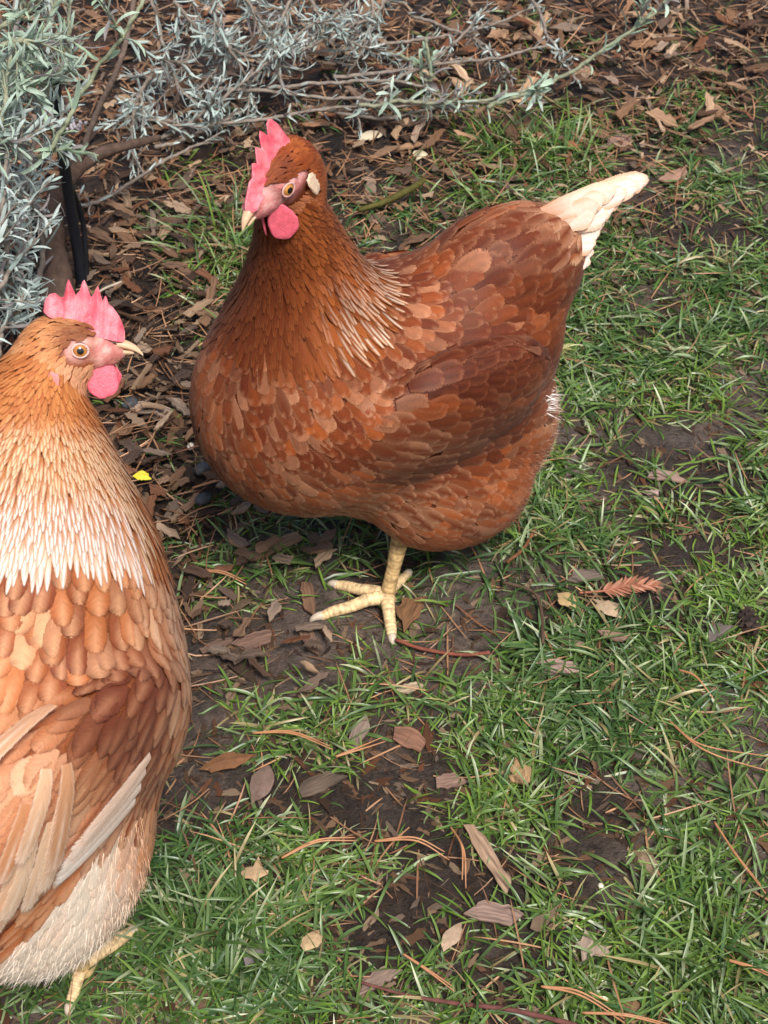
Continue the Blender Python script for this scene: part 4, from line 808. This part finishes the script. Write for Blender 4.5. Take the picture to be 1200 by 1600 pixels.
# dried flower head on its thin stalk
mb = MB(); Pf = spline(np.array([W3(p) for p in [(62, 250, .17), (90, 222, .185), (112, 203, .2)]]), 16); tube(mb, Pf, np.full(16, .0008), 6, srgb(150, 142, 132)); fl = mb.build('flower_stalk', M_BARK, bush); mb = MB()
c = W3((117, 197, .2))
for k in range(26): blob(mb, c+rng.normal(0, 1, 3)*[.0032, .002, .0038], (.0014, .0014, .0017), None, lerp(srgb(160, 152, 158), srgb(204, 198, 206), rng.random()), 8, 6, .4, 2, k)
mb.build('flower_head', M_LAV, fl)

bush2 = empty('lavender_bush', (0, 0, 0)); tag(bush2, 'grey dry looking lavender sprawling over the mulch along the top', 'lavender bush')
mid = [[(225, -40, .16), (255, 60, .11), (285, 130, .07), (330, 180, .04)], [(300, -60, .15), (305, 20, .11), (290, 90, .08), (255, 140, .05)], [(420, -60, .13), (390, 20, .10), (350, 90, .07), (300, 150, .05)], [(520, -60, .12), (450, 10, .1), (390, 60, .08), (330, 110, .06)],
       [(350, -60, .16), (400, 20, .12), (430, 80, .08), (440, 140, .05)], [(600, -60, .1), (540, 10, .09), (480, 60, .08), (410, 100, .06)], [(250, 215, .02), (300, 190, .04), (350, 150, .06), (420, 90, .08), (500, 30, .1)], [(460, -50, .13), (500, 30, .1), (540, 60, .08), (600, 85, .05)],
       [(180, 150, .06), (240, 190, .04), (300, 200, .03), (370, 190, .02)], [(330, -40, .17), (340, 40, .12), (380, 110, .07), (400, 170, .03)], [(270, 0, .14), (330, 60, .1), (400, 90, .08), (470, 110, .05)], [(560, -50, .1), (580, 0, .09), (570, 60, .06), (545, 110, .03)],
       [(240, 110, .1), (215, 160, .07), (205, 200, .05), (200, 230, .03)], [(200, 60, .14), (240, 90, .11), (300, 95, .08), (350, 60, .09)], [(480, -40, .12), (440, 40, .1), (425, 90, .07), (380, 140, .05)], [(620, -50, .1), (590, 20, .08), (530, 40, .08), (470, 80, .07)]]
for i, pts in enumerate(mid):
    lav_branch(bush2, pts, .0022, .0012, rng, step=.008, leafL=.025, leafW=.0025, shoots=7, shootL=.030, green=.12, dens=.75)
long_ = [[(180, 180, .03), (300, 192, .03), (420, 182, .03), (520, 165, .03), (640, 160, .03), (760, 160, .035)], [(330, 140, .05), (430, 148, .045), (520, 155, .04), (620, 162, .04), (740, 172, .035)], [(430, 80, .06), (520, 78, .05), (640, 66, .045), (740, 48, .04), (840, 10, .04)], [(240, 230, .02), (300, 215, .02), (350, 190, .03), (400, 160, .03)], [(500, 170, .02), (590, 190, .02), (660, 175, .025), (740, 165, .03)]]
long_ += [[(520, 120, .05), (600, 112, .05), (680, 100, .05), (770, 92, .05), (860, 70, .05)], [(640, 20, .05), (700, 40, .05), (760, 70, .045), (800, 120, .04)], [(600, 140, .04), (660, 110, .05), (720, 60, .07), (760, 10, .09)], [(420, 140, .05), (500, 130, .05), (580, 130, .045), (660, 140, .04), (700, 170, .03)], [(100, 330, .02), (180, 300, .02), (260, 250, .02), (340, 215, .02)], [(820, -20, .06), (850, 40, .06), (880, 90, .05), (905, 130, .04)]]
for pts in long_: lav_branch(bush2, pts, .0022, .0014, rng, step=.014, leafL=.016, leafW=.0022, shoots=6, shootL=.016, green=.1, dens=.7)
for pts in [[(760, 168, .04), (830, 145, .06), (910, 105, .09), (980, 55, .12), (1060, -10, .16)], [(600, 85, .05), (640, 95, .05), (670, 120, .05), (665, 60, .09)]]:
    lav_branch(bush2, pts, .0024, .0016, rng, step=.011, leafL=.034, leafW=.0052, shoots=2, shootL=.02, green=.85, dens=.8)
lav_branch(bush2, [(560, 165, .04), (640, 160, .045), (700, 165, .045), (790, 150, .05), (860, 125, .07)], .0022, .0015, rng, step=.012, leafL=.030, leafW=.004, shoots=6, shootL=.022, green=.6, dens=.8)

# ------------------------------------------------------------------ black irrigation pipe and its thin tube
pr = empty('irrigation_pipe', (0, 0, 0)); tag(pr, 'thin black plastic pipe leaning beside the twisted lavender trunk', 'pipe')
mb = MB(); tube(mb, np.array([W3(p) for p in [(82, 100, .225), (92, 190, .175), (105, 290, .11), (120, 385, .045), (133, 470, -.01)]]), np.full(5, .0052), 12, srgb(30, 33, 40), n=40); mb.build('pipe', M_PLASTIC, pr)
mb = MB(); tube(mb, np.array([W3(p) for p in [(108, 285, .108), (128, 340, .065), (134, 400, .03), (137, 470, -.01)]]), np.full(4, .0026), 10, srgb(26, 28, 33), n=30); mb.build('thin_tube', M_PLASTIC, pr)

# ------------------------------------------------------------------ single pieces lying on the ground
GC = 'wood chips lying in the grass'
for a in [(872, 1048, 62, 24, -4, (176, 146, 134), 'pinkish grey wood chip with dark flecks in the grass below the frond'), (917, 900, 52, 26, 8, (128, 112, 100), 'grey brown wood chip just left of the rust coloured frond'),
          (893, 1003, 20, 40, 80, (150, 122, 110), 'small upright brown chip above the pinkish grey chip'), (958, 1001, 46, 18, -10, (146, 118, 100), 'short brown chip below the two tan leaves'),
          (762, 1345, 128, 24, -58, (168, 138, 112), 'long narrow tan splinter of wood lying diagonally in the lower grass'), (772, 1432, 84, 30, -12, (150, 124, 110), 'grey brown chip at the foot of the long tan splinter'),
          (482, 937, 52, 24, -82, (118, 88, 68), 'brown bark chip just above the toes of the middle hen'), (482, 998, 50, 22, -70, (126, 98, 82), 'rounded brown chip under the front claw of the middle hen'),
          (438, 858, 72, 22, 18, (148, 118, 92), 'curved tan brown chip in the grass under the breast of the middle hen'), (240, 648, 76, 24, -14, (160, 138, 122), 'curled pale bark piece lying between the two hens heads'),
          (1040, 742, 56, 22, -6, (170, 138, 124), 'pinkish curved chip on the bare patch at the right'), (815, 1207, 34, 40, 80, (172, 138, 100), 'ochre striped wood chip in the middle of the lower grass'),
          (640, 958, 48, 36, 60, (122, 88, 60), 'rough brown wood piece behind the foot of the middle hen'), (398, 1000, 60, 26, 20, (120, 92, 78), 'dark brown bark flake left of the middle hens claws'),
          (340, 1010, 60, 14, 22, (110, 86, 72), 'long dark bark strip beside the left hens shoulder'), (500, 1235, 74, 26, 25, (100, 84, 70), 'flat muddy slab of wood in the bare patch'),
          (640, 1160, 56, 30, -30, (138, 100, 80), 'reddish brown chip in the grass below the foot'), (560, 1150, 60, 24, 60, (140, 120, 108), 'grey splinter leaning in the grass'),
          (1020, 770, 20, 14, 10, (180, 150, 140), 'tiny pink chip under the curved chip'), (968, 215, 24, 44, 80, (156, 122, 110), 'upright pinkish chip in the grass above the tail'),
          (1055, 275, 46, 24, 30, (168, 130, 108), 'tan leaf scrap right of the pale tail tip'), (700, 1225, 40, 26, 10, (150, 120, 104), 'short brown chip in the centre of the lower grass'),
          (900, 730, 30, 34, 70, (104, 90, 82), 'dark grey chip in the grass behind the thigh'), (590, 1530, 60, 24, 30, (140, 118, 104), 'brown chip near the bottom edge under the needles'),
          (925, 1485, 20, 60, 80, (168, 146, 128), 'pale strip of wood on the muddy patch near the bottom'), (990, 1575, 50, 40, 60, (132, 100, 72), 'square brown chip at the bottom edge'), (1120, 990, 40, 20, 35, (110, 98, 92), 'flat grey chip in the grass at the right edge'),
          (640, 1080, 40, 16, 20, (190, 168, 140), 'pale thin splinter right of the claw'), (300, 1560, 70, 34, 12, (110, 82, 66), 'dark brown chip beside the toe of the left hen')]:
    chip_obj(a[0], a[1], a[2]*.92, a[3]*.82, a[4], tuple(np.array(a[5])*.92), 'wood_chip', a[6], 'wood chip', GC, seed=3, z=.004, curl=.08 if a[2] > 40 else .02)
GL = 'dry leaves in the grass'
for a in [(887, 942, 40, 32, -20, (196, 166, 118), 'crumpled yellowish dry leaf left of the other tan leaf'), (950, 953, 46, 34, -35, (206, 178, 146), 'pale tan dry leaf with a pointed corner below the frond'),
          (355, 1197, 84, 32, 14, (136, 94, 64), 'brown pointed dry leaf beside the left hens back'), (706, 1464, 62, 26, 55, (196, 168, 140), 'tan oval leaf at the lower centre'),
          (398, 1368, 26, 54, 84, (206, 172, 134), 'notched tan leaf scrap by the left hens lower back'), (488, 1474, 44, 34, 50, (214, 182, 140), 'torn pale leaf scrap near the bottom centre'),
          (398, 1488, 56, 44, 70, (140, 128, 126), 'grey wrinkled leaf in the mud near the bottom'), (580, 212, 40, 18, 14, (222, 206, 178), 'cream leaf on the mulch behind the middle hens head'),
          (656, 240, 18, 26, 50, (226, 214, 180), 'small cream leaf standing at the edge of the grass tuft'), (410, 1230, 60, 44, 70, (132, 108, 96), 'flat brown leaf on the mud beside the left hen')]:
    chip_obj(a[0], a[1], a[2]*.9, a[3]*.75, a[4], tuple(np.array(a[5])*.93), 'dry_leaf', a[6], 'dry leaf', GL, curl=.25, point=.75, T=.0005, z=.007, mat=M_DRY, jag=.15, seed=5, tilt=.15)
chip_obj(222, 746, 21, 15, -10, (236, 214, 70), 'yellow_leaf', 'tiny bright yellow leaf on the mulch beside the left hens neck', 'leaf', None, .25, .6, .0005, .014, M_DRY)
GN = 'pairs of fallen conifer needles'
def needle_pair(pts, w1, lab, r=.0007, colr=(178, 126, 88)):
    t = empty('conifer_needles', (0, 0, 0)); tag(t, lab, 'needles', GN)
    for k, off in enumerate((0, w1)):
        q = [(p[0]+off*(i/(len(pts)-1))*.6, p[1]+off*(i/(len(pts)-1))) for i, p in enumerate(pts)]
        P = np.array([G(p[0], p[1], .010) for p in q]); P[:, 2] = gh(P[:, 0], P[:, 1])+.009+.004*np.sin(np.linspace(0, 3.1, len(P))); mb = MB(); tube(mb, P, np.array([r*1.2, r, r*.5]), 6, srgb(*colr), n=20); mb.build('needle', M_NEEDLE, t)
for pts, w1, lab in [([(440, 1342), (495, 1322), (555, 1313)], 5, 'orange brown needle pair above the lower centre mud'), ([(585, 1322), (650, 1326), (702, 1348)], -12, 'needle pair curving right in the lower centre'),
                     ([(704, 1294), (724, 1340), (728, 1388)], -10, 'upright pale needle pair left of the long tan splinter'), ([(1044, 1132), (1095, 1175), (1205, 1180)], 24, 'long curved needle pair reaching the right edge'),
                     ([(1115, 1290), (1150, 1345), (1195, 1402)], -14, 'V shaped pale needle pair at the lower right edge'), ([(630, 1492), (665, 1512), (706, 1536)], 6, 'straight pale needle pair at the bottom centre'),
                     ([(845, 1545), (905, 1556), (980, 1592)], 12, 'tan needle pair under the muddy patch at the bottom'), ([(395, 1148), (455, 1152), (516, 1174)], 6, 'orange needle pair below the claws of the middle hen'),
                     ([(525, 1192), (560, 1178), (598, 1156)], 7, 'golden bent needle pair in the grass of the centre'), ([(1060, 1050), (1085, 1066), (1112, 1094)], 3, 'short brown needle pair right of the centre grass'),
                     ([(298, 886), (345, 898), (382, 904)], 6, 'red brown needle pair by the shoulder of the left hen'), ([(1130, 1500), (1170, 1515), (1210, 1522)], 8, 'brown needle pair in the lower right corner'),
                     ([(910, 1580), (980, 1588), (1060, 1596)], 5, 'needle pair along the bottom edge'), ([(300, 760), (350, 752), (385, 742)], 4, 'red needle pair under the breast of the middle hen')]:
    needle_pair(pts, w1, lab)
curve_obj('twig', [(560, 1535), (640, 1552), (720, 1562), (800, 1580), (900, 1602)], .0015, (104, 66, 60), 'rough reddish brown twig along the bottom edge', 'twig', 'twigs', M_BARK, .008, .5, (.6, 1.1))
curve_obj('twig', [(618, 1004), (660, 1018), (720, 1026), (765, 1030)], .0014, (124, 72, 58), 'thin red brown twig starting at the front claw of the middle hen', 'twig', 'twigs', M_BARK, .006, .3)
curve_obj('twig', [(785, 918), (830, 928), (845, 950), (848, 1010)], .0013, (84, 66, 54), 'thin dark bent twig in the grass left of the tan leaves', 'twig', 'twigs', M_BARK, .010, .3)
curve_obj('twig', [(792, 884), (818, 858), (836, 826)], .0014, (122, 82, 56), 'short brown twig leaning in the green tuft behind the foot', 'twig', 'twigs', M_BARK, .012, .3)
curve_obj('mossy_stick', [(560, 328, .012), (600, 316, .016), (640, 296, .022), (665, 280, .03)], .0038, (84, 80, 40), 'curved stick with yellow green moss behind the neck of the middle hen', 'stick', None, M_BARK, 0, .8, (.6, .7))
curve_obj('pale_stalk', [(100, 520, .03), (150, 460, .03), (190, 440, .03)], .0012, (180, 164, 144), 'thin pale stalk above the comb of the left hen', 'stalk', None, M_NEEDLE)
# rust coloured conifer frond
fr = empty('conifer_frond', (0, 0, 0)); tag(fr, 'flat rust coloured dry conifer frond lying in the grass at the right', 'frond')
Pf = np.array([G(p[0], p[1], .014) for p in [(905, 928), (950, 922), (985, 918), (1026, 912)]]); Pf[:, 2] = gh(Pf[:, 0], Pf[:, 1])+.014; Pf = spline(Pf, 30); mb = MB(); tube(mb, Pf, np.linspace(.0010, .0005, 30), 6, srgb(150, 90, 66)); mb.build('stem', M_NEEDLE, fr)
T = unit(np.gradient(Pf, axis=0)); V = []; az = []; Ls = []; P0 = []
for i in range(8, 30):
    for q in (1, -1): P0.append(Pf[i]); az.append(math.atan2(T[i][1], T[i][0])+q*(.95-.4*i/30)); Ls.append(.0135*math.sin(math.pi*(.18+.78*(i-6)/25))**.6)
n = len(P0); c = lerp(srgb(146, 92, 68), srgb(184, 132, 106), rng.random((n, 1))); V, F, Cc = ribbons(np.array(P0), np.array(az), np.full(n, .12), np.array(Ls), np.full(n, .0021), np.full(n, .25), c, c*1.05, 4, .4); link_mesh('needles', V, F, M_NEEDLE, fr, Cc)
# small dark cone
cn = empty('small_cone', (0, 0, 0)); tag(cn, 'small dark open cone in the grass at the right edge', 'cone'); c0 = G(1170, 972, .01); mb = MB(); blob(mb, c0, (.006, .009, .006), None, srgb(44, 36, 34), 10, 8, .3, 2, 4); mb.build('core', M_BARK, cn); mb = MB()
for i in range(34):
    a = i*2.4; t = i/34; d = np.array([math.cos(a), 0, math.sin(a)]); y = (t-.5)*.022; r = .009*math.sin(math.pi*(.12+.8*t)); M = rotm(0, 0, 0); V = np.array([[-.0022, 0, 0], [.0022, 0, 0], [.003, .001, .0035], [-.003, .001, .0035]]); R_ = np.stack([np.array([-d[2], 0, d[0]]), [0, 1., 0], d], -1)
    V = V@R_.T+c0+np.array([0, y, 0])+d*(r*.55); mb.add(np.vstack([V, V+d*-.0006]), [[0, 1, 2, 3], [7, 6, 5, 4]], srgb(70, 58, 54)*rng.uniform(.7, 1.3))
mb.build('scales', M_BARK, cn, smooth=False)
# pale dead grass clump behind the wing
cl = []; m = 60; c0 = G(862, 562, 0); n = m; az = rng.uniform(0, 6.28, n); c = lerp(srgb(206, 196, 140), srgb(170, 168, 96), rng.random((n, 1)))
V, F, Cc = ribbons(np.stack([c0[0]+rng.normal(0, .004, n), c0[1]+rng.normal(0, .004, n), np.full(n, float(gh(c0[0], c0[1])))], -1), az, rng.uniform(.2, 1.1, n), rng.uniform(.015, .035, n), rng.uniform(.0012, .002, n), rng.uniform(.3, 2., n), c*.9, c, 5)
o = link_mesh('dead_grass_tuft', V, F, M_GRASS, None, Cc); tag(o, 'small pale yellow tuft of dying grass behind the wing of the middle hen', 'grass tuft')
GS = 'small stones in the mulch'
for (px, py, r, lab) in [(318, 745, .0065, 'smooth dark grey stone under the breast of the middle hen'), (318, 788, .006, 'dark wet pebble at the edge of the grass under the hen'), (205, 645, .006, 'black pebble left of the curled bark piece'), (300, 715, .003, 'tiny white pebble between the two hens'), (938, 1390, .0018, 'tiny cream pebble on the muddy patch near the bottom')]:
    g = G(px, py, 0); mb = MB(); blob(mb, (g[0], g[1], float(gh(g[0], g[1]))+r*.5+(.006 if py < 900 else 0)), (r*1.3, r, r*.7), rotm(px), srgb(70, 72, 76) if r > .004 else srgb(226, 214, 196), 14, 10, .35, 1.6, px); o = mb.build('pebble', M_STONE); tag(o, lab, 'stone', GS)
# the larger chips of the mulch, one by one
zones = [((150, 330), (300, 620), 62, 'brown wood chip in the mulch between the pipe and the middle hen', 'wood chips beside the pipe', .85), ((200, 420), (620, 830), 40, 'wood chip in the mulch between the two hens', 'wood chips between the hens', .9),
         ((300, 520), (840, 1080), 26, 'brown wood chip on the ground between the left hen and the foot', 'wood chips by the foot', .85), ((460, 900), (0, 230), 64, 'tan wood chip in the mulch under the grey lavender', 'wood chips under the lavender', 1.08), ((900, 1190), (0, 200), 30, 'tan wood chip in the mulch at the upper right', 'wood chips at the upper right', 1.02)]
rng = np.random.default_rng(404)
for (xa, xb), (ya, yb), m, lab, grp, br in zones:
    for k in range(m):
        px, py = rng.uniform(xa, xb), rng.uniform(ya, yb); c = np.array(WOODC[rng.integers(len(WOODC))])*br; c = np.clip(c, 30, 225)
        ln = rng.uniform(18, 46); tone = 'dark' if c.mean() < 88*br else ('medium' if c.mean() < 118*br else 'pale')
        chip_obj(px, py, ln, rng.uniform(6, 14), rng.uniform(-40, 60) if rng.random() < .7 else rng.uniform(0, 180), tuple(c), 'wood_chip', ('%s %s ' % ('long' if ln > 34 else 'short', tone))+lab, 'wood chip', grp+', '+tone, curl=rng.uniform(-.05, .15), point=rng.uniform(.0, .4), jag=.35, T=rng.uniform(.0008, .002), z=.010+.006*rng.random(), seed=k, tilt=.22)
